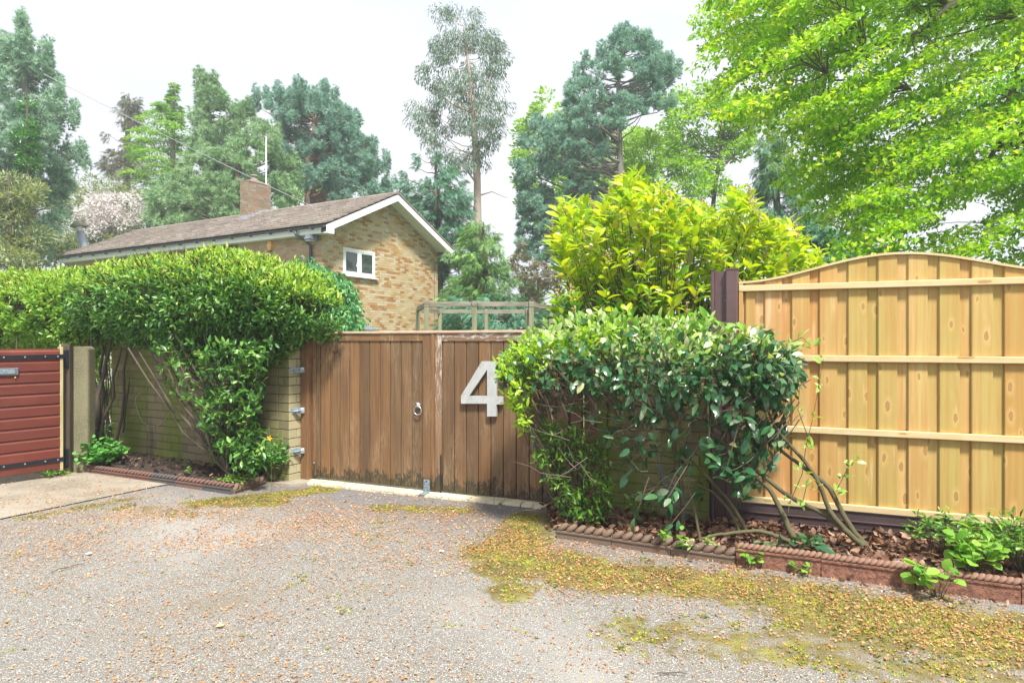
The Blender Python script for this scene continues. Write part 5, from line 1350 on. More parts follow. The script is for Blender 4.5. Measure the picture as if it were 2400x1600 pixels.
clump_tree('willow_bush', 'sage green feathery tree low at the left edge below the tall conifer', 21.0,
    [(-90,380),(60,392),(105,430),(115,500),(120,560),(140,600),(60,640),(-90,640)], [(30,640,0.12),(25,520,0.09),(20,400,0.03)], 70, 0.55, 'out', 170, 0.20, M['l_willow'], M['b_brown'], 48, cat='tree', tmpl='narrow', mind=16)
clump_tree('sage_tree', 'hazy sage green tree behind the flue and blossom', 37.0,
    [(110,430),(160,410),(230,395),(300,420),(345,440),(340,540),(230,590),(120,600),(100,520)], [(210,600,0.18),(215,500,0.12),(220,420,0.03)], 110, 0.9, 'out', 150, 0.24, M['l_willow'], M['b_brown'], 49, cat='tree', tmpl='narrow', mind=14)
clump_tree('blossom_tree', 'pinkish white blossoming magnolia tree left of the roof', 34.0,
    [(200,450),(225,440),(270,443),(320,440),(332,470),(325,510),(290,535),(240,548),(205,545),(172,490),(180,470)], [(250,580,0.09),(255,500,0.07),(260,450,0.02)], 110, 0.6, 'out', 90, 0.17, M['l_blossom'], M['b_far'], 50, tmpl='leaf', mind=9)
clump_tree('shrub', 'soft green undergrowth bush at the foot of the flue', 33.0,
    [(90,560),(190,530),(260,540),(300,560),(240,610),(90,620)], [(180,620,0.06),(180,560,0.02)], 50, 0.8, 'out', 150, 0.19, M['l_willow'], M['b_brown'], 51, cat='shrub', tmpl='leaf', mind=14)
clump_tree('broadleaf_tree', 'small sunlit broadleaf glimpsed under the Scots pine beside its trunk', 40.0,
    [(670,380),(700,370),(700,440),(740,415),(790,430),(800,450),(790,480),(660,480),(660,430)], [(740,520,0.1),(740,450,0.03)], 34, 0.5, 'out', 110, 0.22, M['l_broad'], M['b_brown'], 52, tmpl='leaf', mind=10)
clump_tree('eucalyptus_tree', 'very tall thin eucalyptus with bare pinkish trunk right of the house', 32.0,
    [(1010,10),(1040,-12),(1062,18),(1098,6),(1112,48),(1128,60),(1168,110),(1160,170),(1182,240),(1158,290),(1170,330),(1140,352),(1120,420),(1090,400),(1060,412),(1010,395),(985,340),(960,330),(930,262),(925,232),(968,222),(952,150),(985,125),(978,40)],
    [(1097,520,0.20),(1096,400,0.17),(1088,290,0.13),(1080,180,0.09),(1065,60,0.03)], 150, 0.78, 'hang', 230, 0.18, M['l_euc'], M['b_euc'], 53, tmpl='narrow', mind=13, depth=0.8, branch=0.035, flat=0.85,
    limbs=[[(1095,350,0.08),(1120,310,0.06),(1150,270,0.03)], [(1090,280,0.08),(1110,230,0.06),(1130,170,0.03)], [(1094,420,0.06),(1075,395,0.05),(1050,370,0.03)], [(1086,260,0.07),(1040,240,0.05),(1000,210,0.03)], [(1097,450,0.05),(1130,440,0.03),(1165,455,0.015)]])
clump_tree('cypress_tree', 'dark blue-green cypress rising directly behind the gable roof', 29.0,
    [(958,355),(985,380),(1010,348),(1040,385),(1075,420),(1090,470),(1100,540),(1110,600),(1122,760),(1000,780),(992,600),(920,520),(905,450),(925,400),(945,395)],
    [(1010,780,0.25),(1005,560,0.18),(1000,360,0.03)], 190, 0.60, 'droop', 95, 0.34, M['l_cyp'], M['b_brown'], 54, tmpl='spray', mind=13, spires=[(958, 352, 390), (1005, 345, 380), (925, 390, 420), (1040, 380, 410)])
clump_tree('cypress_tree', 'mid-green conifer with yellowish tips between house corner and pergola', 24.0,
    [(1085,505),(1125,500),(1150,545),(1165,590),(1205,620),(1240,640),(1262,690),(1262,775),(1010,775),(1015,640),(1040,560)],
    [(1110,780,0.2),(1115,640,0.12),(1110,510,0.03)], 130, 0.55, 'droop', 110, 0.28, M['l_cyp2'], M['b_brown'], 55, tmpl='spray', mind=12)
clump_tree('cypress_tree', 'deep green low conifer behind the pergola posts', 20.5,
    [(1005,690),(1100,660),(1200,690),(1310,680),(1320,800),(1000,800)], [(1160,800,0.15),(1160,700,0.03)], 90, 0.45, 'droop', 110, 0.26, M['l_cyp'], M['b_brown'], 56, tmpl='spray', mind=13)
clump_tree('copper_shrub', 'dull coppery half-bare shrub at mid height left of the laurel', 22.0,
    [(1180,560),(1210,540),(1250,600),(1290,620),(1300,690),(1240,700),(1190,670),(1170,620)], [(1240,780,0.06),(1235,620,0.02)], 45, 0.34, 'out', 50, 0.17, M['l_copper'], M['b_brown'], 57, cat='shrub', tmpl='soft', mind=10)
clump_tree('broadleaf_tree', 'sparse bright green tree behind and left of the blue pine', 46.0,
    [(1190,250),(1225,225),(1262,200),(1300,232),(1330,300),(1500,290),(1545,350),(1525,440),(1400,500),(1230,560),(1195,500),(1180,400)],
    [(1340,620,0.25),(1350,450,0.18),(1340,260,0.04)], 150, 1.0, 'out', 190, 0.28, M['l_broad'], M['b_brown'], 58, tmpl='leaf', mind=14, branch=0.06)
clump_tree('blue_pine', 'tall blue-green pine with domed top and bare upper trunk', 31.0,
    [(1438,55),(1462,68),(1488,72),(1506,95),(1512,118),(1542,128),(1560,165),(1545,200),(1552,235),(1520,268),(1470,265),(1440,290),(1405,310),(1400,400),(1398,470),(1360,540),(1290,600),(1210,610),(1185,560),(1190,500),(1180,400),(1190,310),(1225,275),(1290,255),(1298,205),(1318,150),(1345,170),(1362,120),(1395,92),(1408,60)],
    [(1428,620,0.18),(1426,430,0.17),(1422,300,0.14),(1420,200,0.09),(1436,80,0.03)], 300, 0.50, 'up', 95, 0.28, M['l_pine'], M['b_far'], 59, tmpl='pine', mind=12.5, depth=0.75, branch=0.07,
    limbs=[[(1422,330,0.08),(1380,290,0.06),(1330,250,0.03)], [(1424,380,0.07),(1370,340,0.05),(1300,310,0.03)]], spires=[(1440, 53, 90), (1418, 60, 95), (1462, 66, 100), (1490, 73, 110), (1512, 98, 130), (1535, 118, 150), (1557, 138, 170), (1380, 93, 130), (1345, 118, 160), (1325, 143, 180), (1310, 188, 215), (1230, 262, 290)])
clump_tree('broadleaf_tree', 'airy bright green tree with forked dark trunk between blue pine and beech', 36.0,
    [(1510,220),(1560,190),(1590,165),(1650,180),(1700,200),(1780,250),(1790,320),(1740,350),(1700,390),(1650,400),(1620,450),(1560,430),(1530,380)],
    [(1642,620,0.14),(1638,470,0.12),(1650,380,0.10),(1665,280,0.04)], 150, 0.62, 'out', 125, 0.22, M['l_broad'], M['b_brown'], 60, tmpl='leaf', mind=11, branch=0.05,
    limbs=[[(1640,440,0.09),(1610,380,0.06),(1570,330,0.03)], [(1646,400,0.08),(1700,340,0.06),(1730,270,0.04)]])
clump_tree('broadleaf_tree', 'thin low green branches of a tree under the blue pine trunk', 34.0,
    [(1440,300),(1530,300),(1620,360),(1700,400),(1740,470),(1720,580),(1440,580),(1400,450)], [(1500,620,0.08),(1500,400,0.03)], 150, 0.8, 'out', 150, 0.2, M['l_broad'], M['b_brown'], 65, tmpl='leaf', mind=14)
clump_tree('weeping_cypress', 'grey-green weeping conifer framed between laurel and beech', 22.0,
    [(1765,288),(1795,300),(1815,340),(1838,380),(1870,440),(1905,490),(1948,540),(1965,640),(1760,640),(1738,520),(1728,420),(1740,340)],
    [(1790,660,0.18),(1785,480,0.12),(1775,300,0.03)], 130, 0.50, 'hang', 110, 0.30, M['l_weep'], M['b_far'], 61, tmpl='spray', mind=12)
clump_tree('cypress_tree', 'very dark low conifer tucked between weeping cypress and arched fence', 20.0,
    [(1850,500),(1920,530),(1960,570),(2010,600),(2000,660),(1800,660)], [(1920,700,0.12),(1920,560,0.03)], 60, 0.45, 'droop', 110, 0.28, M['l_cyp'], M['b_brown'], 62, tmpl='spray', mind=10)

# ------------------------------------------------------------------ the beech overhanging from the right
rng = np.random.default_rng(77)
BD = 11.0
beech_poly = [(1650,-60),(1632,20),(1624,78),(1680,108),(1725,150),(1690,165),(1672,215),(1700,262),(1745,275),(1800,292),(1848,345),(1852,420),(1880,452),(1900,492),(1950,520),(1965,560),(2010,590),(2060,580),(2150,605),(2300,612),(2420,620),(2900,640),(2900,-260),(1720,-260)]
fork = dat(2330, 340, BD)
base = np.array((fork[0]+1.9, BD+0.9, 0.0))
beech = thing('beech_tree', 'huge fresh green beech overhanging the new fence from the right', 'tree', base)
tr = np.array([base, base+(-0.1, 0, 2.2), base+(-0.5, -0.1, 3.6), base+(-0.6, 0, 6.0), base+(-0.9, 0, 9.5)])
wd = MB(); wd.tube(tr-base, [0.38, 0.34, 0.28, 0.2, 0.06], 12, cap=False); wd.build('trunk', M['b_beech'], beech, smooth=True)
def limb(pts, r0, r1, name='limb'):
    P = np.array([dat(p_[0], p_[1], BD+(p_[2] if len(p_) > 2 else 0)) for p_ in pts]); mb = MB()
    mb.tube(P-base, np.linspace(r0, r1, len(P)), 8, cap=False); mb.build(name, M['b_beech'], beech, smooth=True)
    return P
limbsP = []
mb = MB(); P = np.vstack([[tr[1]+(0, 0, 0.6)], [dat(2480, 330, BD+.4)], [dat(2380, 300, BD)], [dat(2330, 320, BD)], [dat(2290, 335, BD)]]); mb.tube(P-base, [0.2, 0.17, 0.14, 0.12, 0.11], 9, cap=False); mb.build('limb', M['b_beech'], beech, smooth=True)
for pts, a_, b_ in (([(2292,336),(2262,312),(2215,302),(2165,304),(2120,312),(2080,330),(2050,360)], 0.075, 0.012), ([(2285,330),(2305,270),(2332,190),(2342,120),(2335,40)], 0.075, 0.02),
                    ([(2215,302),(2170,295),(2130,300),(2108,270),(2092,205)], 0.035, 0.008), ([(2285,345),(2262,380),(2230,400),(2190,430)], 0.04, 0.01),
                    ([(2400,-40,-1),(2250,-5,-1),(2180,15,-1),(2140,50,-1),(2100,80,-1),(2030,110,-1)], 0.10, 0.02), ([(2345,130),(2400,90),(2470,60)], 0.05, 0.02), ([(2100,80,-1),(1990,110,-1),(1900,170,-1)], 0.03, 0.008),
                    ([(2330,345),(2380,420),(2420,470)], 0.05, 0.02)):
    limbsP.append(limb(pts, a_, b_))
C2 = sample_poly(beech_poly, 720, rng, 22)
# thin out so the sky shows low on the right, as in the photograph
keep = []
for px, py in C2:
    gap = 0.0
    if 2050 < px < 2600 and py > 400: gap = 0.42*min(1, (py-400)/120)
    if 2150 < px < 2420 and 455 < py < 560: gap = 0.72
    if 2120 < px < 2330 and 50 < py < 160: gap = 0.30
    keep.append(rng.random() > gap)
C2 = C2[np.array(keep)]
dep = rng.uniform(-2.0, 3.2, len(C2))
C = np.array([dat(px, py, BD+d_) for (px, py), d_ in zip(C2, dep)])
tw = MB(); LP = np.vstack(limbsP+[tr[2:]])
for c in C[::2]:
    a = LP[np.argmin(np.linalg.norm(LP-c-np.array((0.5, 0, 0.0)), axis=1))]
    d = np.linalg.norm(c-a)
    if d < 4.0: tw.tube(curve(a, c, 0.05*d, 5, 0.04*d, rng)-base, np.linspace(0.016, 0.004, 5), 4, cap=False)
stuff(tw.build('twigs', M['b_beech'], beech))
nl = 290; K = np.repeat(np.arange(len(C)), nl); n = len(K)
# layered sprays sloping down to the left and towards the camera
g = rng.normal(0, 1, (n, 3)); g = nrm(g)*np.cbrt(rng.uniform(0, 1, (n, 1)))
L = g*np.array((0.60, 0.55, 0.13))*rng.uniform(0.7, 1.25, len(C))[K][:, None]
sl = rng.uniform(0.25, 0.75, len(C))[K]; sy = rng.uniform(-0.1, 0.35, len(C))[K]
L[:, 2] += L[:, 0]*sl + L[:, 1]*sy
P = C[K]+L
ax = nrm(rng.normal(0, 0.8, (n, 3)) + np.array((-0.7, -0.2, -0.45)))
up = np.stack([-sl*0.9, -sy, np.ones(n)], 1)
R = rots(ax, up, rng, 0.42)
t_ = np.clip(rng.normal(0.42, 0.2, n)+rng.normal(0, 0.2, len(C))[K], 0.005, 0.985)
V, F, tt = scat(TM['beech'], P, R, 0.092*rng.uniform(0.7, 1.2, n), t_)
build_np('crown', V-base, F, tt, M['l_beech'], beech)

# ------------------------------------------------------------------ climber on the house corner
root, C, TR = clump_tree('climbing_shrub', 'mound of dark green climbing leaves against the foot of the gable', 17.8,
    [(690,640),(700,600),(722,605),(742,630),(775,632),(795,650),(808,680),(812,720),(822,762),(700,790),(620,790),(640,760),(690,720)],
    [(730,800,0.07),(735,720,0.06),(740,630,0.03)], 120, 0.34, 'hang', 130, 0.12, M['l_climb'], M['b_brown'], 63, cat='climber', tmpl='leaf', mind=9)
clump_tree('ivy', 'small ivy patch on the brick side wall beside the downpipe', 20.3,
    [(655,610),(680,596),(700,600),(725,612),(730,640),(660,640)], [(700,800,0.03),(700,610,0.01)], 9, 0.16, 'out', 90, 0.12, M['l_climb'], M['b_brown'], 64, cat='climber', tmpl='leaf', mind=8)

# ------------------------------------------------------------------ the two clipped hedges
def make_hedge(name, label, shapes, n, size, seed, stems, base, hi=0.5, nparts=150, m_lo='l_hedge', m_hi='l_hedge_hi', extra=None):
    rng = np.random.default_rng(seed)
    root = thing(name, label, 'hedge', base)
    Ps, Ns = [], []
    tot = sum(s[4] for s in shapes)
    for si, (c, r, p, ang, wgt) in enumerate(shapes):
        P, N_, _ = shell(int(n*wgt/tot), c, r, p, ang, 0.13, rng)
        if label.startswith('large'): P[:, 2] -= 0.085*np.maximum(0, P[:, 0]+3.6)**1.5
        keep = np.ones(len(P), bool)
        for sj, (c2, r2, p2, a2, _) in enumerate(shapes):
            if sj == si: continue
            ca, sa = math.cos(-a2), math.sin(-a2); q_ = P-np.asarray(c2)
            q_ = np.stack([q_[:, 0]*ca-q_[:, 1]*sa, q_[:, 0]*sa+q_[:, 1]*ca, q_[:, 2]], 1)/np.asarray(r2)
            keep &= (np.abs(q_)**p2).sum(1) > 0.6
        hole = vnoise(P[:, 0]*2.4+3+P[:, 1], P[:, 2]*3.4+P[:, 1], seed+5)
        keep &= ~((hole < (0.42 if label.startswith('large') else 0.30)) & (N_[:, 2] < 0.45) & (rng.random(len(P)) < 0.88))
        Ps.append(P[keep]); Ns.append(N_[keep])
    P = np.vstack(Ps); N_ = np.vstack(Ns)
    P = P+N_*(vnoise(P[:, 0]*2.7+9, P[:, 1]*2.7+P[:, 2]*3.3, seed)-0.5)[:, None]*0.26+N_*(vnoise(P[:, 0]*9+2, P[:, 1]*9+P[:, 2]*8, seed+2)-0.5)[:, None]*0.12
    n = len(P)
    # leaves sit in small whorls at shoot tips
    q_ = 3
    Pw = np.repeat(P, q_, axis=0)+rng.normal(0, 0.012, (n*q_, 3)); Nw = np.repeat(N_, q_, axis=0)
    ax = Nw*0.55+np.array((0, 0, 0.40))+rng.normal(0, 0.55, Pw.shape)
    R = rots(ax, (0, 0, 1), rng, 0.55)
    S = size*rng.uniform(0.6, 1.3, len(Pw))
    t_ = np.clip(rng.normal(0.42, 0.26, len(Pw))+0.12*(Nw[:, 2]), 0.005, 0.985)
    top = (Nw[:, 2]*0.75+rng.normal(0, 0.22, len(Pw)) > hi)  # leaves facing up take the sun-brightened colour
    if extra is not None:
        Pe, Re, Se, te = extra
        Pw = np.vstack([Pw[~top], Pe]); R2 = np.concatenate([R[~top], Re]); S2 = np.concatenate([S[~top], Se]); t2 = np.concatenate([t_[~top], te])
    else: R2, S2, t2 = R[~top], S[~top], t_[~top]
    P0 = Pw if extra is not None else Pw[~top]
    Pt = np.repeat(P, q_, axis=0)+rng.normal(0, 0.012, (n*q_, 3))
    facing = S2/np.maximum(P0[:, 1], 1)*(1+0.8*(P0[:, 0]*0-1)*0) - 0.0*P0[:, 0]
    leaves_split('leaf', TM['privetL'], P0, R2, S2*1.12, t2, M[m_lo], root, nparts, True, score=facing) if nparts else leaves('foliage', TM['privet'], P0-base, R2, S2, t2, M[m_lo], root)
    V, F, tt = scat(TM['privet'], Pt[top], R[top], S[top]*1.05, t_[top]); stuff(build_np('sunlit_top_leaves', V-base, F, tt, M[m_hi], root))
    wd = MB()
    for (a, b, r0, r1, sag) in stems:
        wd.tube(curve(a, b, sag, 7, 0.025, rng)-base, np.linspace(r0, r1, 7), 6, cap=False)
    wd.build('stems', M['b_brown'], root, smooth=True)
    for (c, r, p, ang, wgt) in shapes[:1]:                # dry twigs filling the inside
        Pi, Ni, _ = shell(9000, c, np.asarray(r)*0.86, p, ang, 0.35, rng)
        if label.startswith('large'): Pi[:, 2] -= 0.085*np.maximum(0, Pi[:, 0]+3.6)**1.5
        ai = Ni*0.5+rng.normal(0, 0.6, Pi.shape)+np.array((0, 0, 0.5))
        V, F, tt = scat(T_diamond(0.035, 0.01, 0.05), Pi, rots(ai, (0, -1, 0.2), rng, 0.5), 0.26*rng.uniform(0.5, 1.2, len(Pi)), rng.random(len(Pi)))
        stuff(build_np('inner_twigs', V-base, F, tt, M['twig'], root))
    return root
HA = math.atan2(-0.46, 0.887)
r5 = np.random.default_rng(5)
hb = gnd(570, 1112, 0.08)
stems = []
C1 = np.array((-3.95, 8.25, 2.10))
for k in range(34):                                          # fan of stems from the base to the crown
    px = r5.uniform(320, 690); py = r5.uniform(740, 830)
    top_ = at(px, py, r5.uniform(7.35, 8.2))
    st = hb+np.array((r5.normal(0, 0.09), r5.normal(0, 0.08), 0))
    stems.append((st, top_, r5.uniform(0.012, 0.030), 0.006, -0.12*abs(top_[0]-hb[0])))
for (px, py, r_) in ((372, 812, 0.022), (300, 815, 0.014), (430, 800, 0.024)): stems.append((hb+np.array((-0.05, 0, 0)), at(px, py, 7.5), r_, 0.01, -0.22))
Pe = sample_poly([(330,805),(640,800),(612,880),(608,1000),(618,1070),(605,1105),(548,1100),(500,1040),(470,1000),(430,940),(390,900),(350,850)], 620, r5, 0)
wgt = np.clip((Pe[:, 0]-330)/220, 0.12, 1) * np.where((Pe[:, 0] < 470) & (Pe[:, 1] > 860), 0.5, 1)
Pe = Pe[r5.random(len(Pe)) < wgt]
yc = r5.uniform(7.0, 7.9, len(Pe)); yc = np.where(Pe[:, 1] > 1000, 7.0+0.6*r5.random(len(Pe)), yc)
E3 = np.array([at(x_, y_, Y_) for (x_, y_), Y_ in zip(Pe, yc)])
q_ = 8
PE = np.repeat(E3, q_, 0)+r5.normal(0, 0.022, (len(E3)*q_, 3))
axE = r5.normal(0, 0.8, PE.shape)+np.array((0.05, -0.35, 0.35))
twg = MB()
for e_ in E3[::2]:
    a = hb+(e_-hb)*np.array((0.55, 0.6, 0.75)); twg.tube(curve(a, e_, -0.03, 4, 0.015, r5), [0.006, 0.005, 0.004, 0.003], 4, cap=False)
hroot = make_hedge('clipped_hedge', 'large mushroom-shaped clipped privet hedge growing from the left soil bed', 
    [(C1, (2.24, 0.80, 0.53), 2.4, HA, 12), (np.array((-3.15, 7.75, 1.78)), (0.85, 0.42, 0.48), 2.2, HA, 2.2)], 19500, 0.064, 101, stems, hb, 0.42, 300, extra=(PE, rots(axE, (0, 0, 1), r5, 0.5), 0.085*r5.uniform(0.6, 1.2, len(PE)), np.clip(r5.normal(0.4, 0.25, len(PE)), 0.01, 0.98)))
keepworld(stuff(twg.build('twigs', M['b_brown'])), hroot)
# second hedge, further back along the boundary
h2 = gnd(236, 1075, 0.05)
stems = []
for (px, py, r_, dy) in ((215, 790, 0.03, 0), (262, 790, 0.035, 0.1), (236, 770, 0.028, 0.2), (290, 790, 0.022, 0.1), (205, 800, 0.02, -0.1), (180, 760, 0.02, 0.1), (310, 780, 0.02, 0.2)):
    stems.append((h2+np.array((r5.normal(0, 0.07), r5.normal(0, 0.05), 0)), at(px, py, 8.6+dy), r_*1.15, r_*0.5, 0.0))
for k in range(60):
    px = r5.uniform(-150, 330); a = at(px, 860+r5.uniform(-20, 40), r5.uniform(8.9, 10)); stems.append((a-np.array((0, 0, 1.0)), at(px+r5.uniform(-30, 30), 770, a[1]), r5.uniform(0.01, 0.02), 0.006, 0))
make_hedge('clipped_hedge', 'long bright clipped hedge rising behind the red gate and concrete post',
    [(np.array((-6.9, 9.85, 2.00)), (2.3, 0.8, 0.60), 2.5, HA, 10), (np.array((-10.3, 11.2, 2.1)), (2.2, 0.9, 0.6), 2.6, HA*0.7, 5)], 24000, 0.066, 102, stems, h2, 0.25, 120, m_lo='l_hedge_far')
clump_tree('shrub', 'sunlit green undergrowth seen through the gap beside the garden wall', 10.6, [(195,800),(262,800),(262,1070),(195,1070)], [(235,1085,0.02),(235,850,0.01)], 40, 0.2, 'out', 110, 0.06, M['l_lime'], M['b_brown'], 66, cat='shrub', tmpl='leaf', mind=10, conv='src')

# ------------------------------------------------------------------ laurel behind the fence
r6 = np.random.default_rng(6)
lb_ = np.array((1.75, 7.7, 0.0))
lroot = thing('laurel_bush', 'big glowing yellow-green laurel with faded flower spikes behind the wall', 'shrub', lb_)
LPOLY = [(1300,478),(1330,462),(1385,478),(1400,500),(1440,430),(1470,398),(1500,405),(1530,440),(1560,425),(1590,470),(1640,480),(1690,500),(1730,440),(1770,470),(1790,510),(1850,520),(1890,560),(1930,600),(1900,625),(1760,680),(1680,740),(1660,790),(1330,790),(1290,720),(1330,660),(1310,600),(1285,560),(1320,520)]
C2 = sample_poly(LPOLY, 720, r6, 15)
yy = 7.7+r6.uniform(-0.9, 1.1, len(C2)); yy = np.where(C2[:, 0] > 1680, np.maximum(yy, 7.2), yy)
CL = np.array([at(x_, y_, Y_) for (x_, y_), Y_ in zip(C2, yy)])
P_, A_, T_, Hh = [], [], [], []
wd = MB(); spk = MB()
for (px, py), c in zip(C2, CL):
    a = lb_+np.array((0.45*(c[0]-lb_[0]), 0.3*(c[1]-lb_[1]), 0.45*c[2]))
    d = nrm(c-a); lean = nrm(d*0.6+np.array((0, 0, 0.8)))
    if r6.random() < 0.5: wd.tube(curve(a, c, -0.05, 5, 0.03, r6)-lb_, [0.008, 0.007, 0.006, 0.005, 0.003], 5, cap=False)
    m = r6.integers(6, 11)
    for k in range(m):
        th = k*2.4+r6.uniform(-.3, .3); e = r6.uniform(0.5, 1.45)
        s1 = nrm(np.cross(lean, (0.3, 1, 0.1))); s2 = np.cross(lean, s1)
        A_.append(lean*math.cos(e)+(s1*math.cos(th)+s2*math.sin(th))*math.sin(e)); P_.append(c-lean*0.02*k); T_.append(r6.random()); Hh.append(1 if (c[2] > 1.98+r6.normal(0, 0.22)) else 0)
    if r6.random() < 0.22:
        tip = c+lean*r6.uniform(0.10, 0.17)
        for k in range(16):
            s_ = k/16; spk.ball(c+(tip-c)*s_+r6.normal(0, 0.010, 3)-lb_, (0.011,)*3, 4, 3, tint=0.02+0.9*r6.random())
for k in range(7):
    a_ = lb_+np.array((r6.normal(0, 0.25), r6.normal(0, 0.15), 0)); wd.tube(curve(a_, CL[r6.integers(len(CL))], 0, 7, 0.05, r6)-lb_, np.linspace(0.04, 0.01, 7), 7, cap=False)
wd.build('stems', M['b_olive'], lroot, smooth=True); stuff(spk.build('flower_spikes', M['spike'], lroot))
P_, A_, T_, Hh = map(np.array, (P_, A_, T_, Hh)); up_ = A_*0+np.array((0, 0, 1.0))
R = rots(A_, (0, -0.25, 1), r6, 0.35); S = 0.158*r6.uniform(0.6, 1.2, len(P_)); T_ = np.clip(T_, 0.01, 0.985)
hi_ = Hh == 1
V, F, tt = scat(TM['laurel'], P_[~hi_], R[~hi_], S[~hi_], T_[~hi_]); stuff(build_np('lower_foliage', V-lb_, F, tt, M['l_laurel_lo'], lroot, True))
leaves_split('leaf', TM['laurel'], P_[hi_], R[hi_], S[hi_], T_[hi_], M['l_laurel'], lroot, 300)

# ------------------------------------------------------------------ leathery bush in the right bed
r8 = np.random.default_rng(8)
eb = gnd(1850, 1262, 0.07)
er = thing('leathery_bush', 'wide glossy dark-leaved bush with silvery top covering the right half of the gate', 'shrub', eb)
EA = math.radians(-24)
P1, N1, _ = shell(4300, (1.04, 5.45, 1.37), (1.22, 0.50, 0.43), 2.5, EA, 0.22, r8)
keep = ~((P1[:, 2] < 1.22) & (r8.random(len(P1)) < 0.86))
P1, N1 = P1[keep], N1[keep]
P1 = P1+N1*(vnoise(P1[:, 0]*4, P1[:, 1]*4+P1[:, 2]*4, 8)-0.5)[:, None]*0.18
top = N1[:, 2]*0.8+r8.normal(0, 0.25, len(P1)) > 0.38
ax = N1*0.5+np.array((0, -0.15, 0.0))+r8.normal(0, 0.6, P1.shape); ax[:, 2] += np.where(top, 0.35, -0.25)
R = rots(ax, (0, -0.3, 1), r8, 0.6)
S = 0.090*r8.uniform(0.55, 1.25, len(P1)); T = np.clip(r8.beta(2, 2, len(P1)), 0.01, 0.985)
# scattered bigger shiny leaves lower down on shoots
POLY_R = [(1690,800),(1850,800),(1860,880),(1835,960),(1860,1010),(1820,1060),(1780,1160),(1700,1130),(1640,1180),(1580,1230),(1480,1200),(1400,1080),(1430,960),(1560,930),(1680,900)]
Q2 = sample_poly(POLY_R, 420, r8, 9)
wq = np.where((Q2[:, 0] < 1680) & (Q2[:, 1] > 900), 0.26, 0.85)*np.where(Q2[:, 1] > 1100, 0.55, 1)
Q2 = Q2[r8.random(len(Q2)) < wq]
Q3 = np.array([at(x_, y_, r8.uniform(4.85, 5.6)) for x_, y_ in Q2])
lowtw = MB()
PQ, AQ = [], []
for c in Q3:
    d0 = nrm(np.array((-0.35, 0, -0.2))+r8.normal(0, 0.5, 3)); 
    a = c-d0*0.12+np.array((0.08, 0.05, 0.16 if c[2] < 1.35 else -0.15)); lowtw.tube(curve(a, c+d0*0.05, -0.01, 4, 0.01, r8)-eb, [0.005, 0.004, 0.003, 0.002], 4, cap=False)
    for k in range(r8.integers(3, 6)):
        PQ.append(c+d0*(0.05-0.045*k)+r8.normal(0, 0.006, 3)); AQ.append(d0*0.5+r8.normal(0, 0.6, 3)+np.array((0, -0.1, -0.35)))
PQ, AQ = np.array(PQ), np.array(AQ)
RQ = rots(AQ, (0, -0.5, 1), r8, 0.6); SQ = 0.112*r8.uniform(0.6, 1.2, len(PQ)); TQ = np.clip(r8.beta(1.6, 2.4, len(PQ)), 0.01, 0.97)
PA = np.vstack([P1[~top], PQ]); RA = np.concatenate([R[~top], RQ]); SA = np.concatenate([S[~top], SQ]); TA = np.concatenate([T[~top], TQ])
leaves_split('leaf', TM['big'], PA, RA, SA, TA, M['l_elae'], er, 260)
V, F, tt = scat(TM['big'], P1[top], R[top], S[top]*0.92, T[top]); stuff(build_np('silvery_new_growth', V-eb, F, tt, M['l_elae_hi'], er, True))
wd = MB()
def stemp(pts, r0, r1, D0, D1, name=None, wig=0.003):
    m = len(pts); P = np.array([at(p_[0], p_[1], D0+(D1-D0)*i/(m-1)) for i, p_ in enumerate(pts)])
    # smooth
    t_ = np.linspace(0, m-1, 4*m); Pi = np.stack([np.interp(t_, np.arange(m), P[:, k]) for k in range(3)], 1)
    for _ in range(3): Pi[1:-1] = (Pi[:-2]+Pi[1:-1]*2+Pi[2:])/4
    Pi[1:-1] += r8.normal(0, wig, (len(Pi)-2, 3))*0.5
    mb = MB(); mb.tube(Pi-eb, np.linspace(r0, r1, len(Pi)), 8, cap=False); mb.build(name or 'stem', M['b_olive'], er, smooth=True)
stemp([(2030,1278),(2000,1245),(1970,1195),(1945,1140),(1905,1110),(1870,1085),(1835,1060),(1800,1020),(1760,900)], 0.022, 0.010, 4.93, 5.2)
stemp([(2022,1278),(1985,1245),(1950,1215),(1925,1200),(1880,1180),(1830,1150),(1790,1115),(1740,1080),(1660,1000)], 0.027, 0.010, 4.93, 5.3)
stemp([(1868,1272),(1850,1240),(1830,1195),(1805,1145),(1775,1120),(1745,1090),(1700,1040),(1660,900)], 0.024, 0.010, 5.0, 5.4)
stemp([(1850,1268),(1820,1255),(1780,1242),(1720,1248),(1680,1252),(1645,1262)], 0.018, 0.011, 5.0, 5.05)
stemp([(1975,1235),(1950,1205),(1940,1190),(1920,1130),(1890,1085),(1850,1040),(1820,1010),(1800,960)], 0.020, 0.010, 4.98, 5.1)
stemp([(1750,1245),(1720,1190),(1690,1150),(1640,1100),(1600,1060),(1560,950)], 0.016, 0.008, 5.25, 5.5)
stemp([(1735,1250),(1715,1200),(1670,1150),(1620,1130)], 0.014, 0.008, 5.2, 5.4)
stemp([(1600,1235),(1600,1150),(1580,1050),(1560,950),(1540,850)], 0.022, 0.012, 5.5, 5.5)
stemp([(1640,1262),(1630,1200),(1610,1130)], 0.012, 0.007, 5.15, 5.3)
stemp([(1790,1130),(1795,1000),(1790,900),(1800,800)], 0.014, 0.008, 5.1, 5.1)
stemp([(1700,1010),(1600,960),(1500,950),(1400,930),(1300,900)], 0.016, 0.007, 5.3, 5.7)
stemp([(1620,1010),(1560,1000),(1480,1010),(1420,1000),(1370,1040),(1345,1010)], 0.014, 0.008, 5.4, 5.7)
stemp([(1560,960),(1580,900),(1545,830),(1540,790)], 0.014, 0.006, 5.4, 5.4)
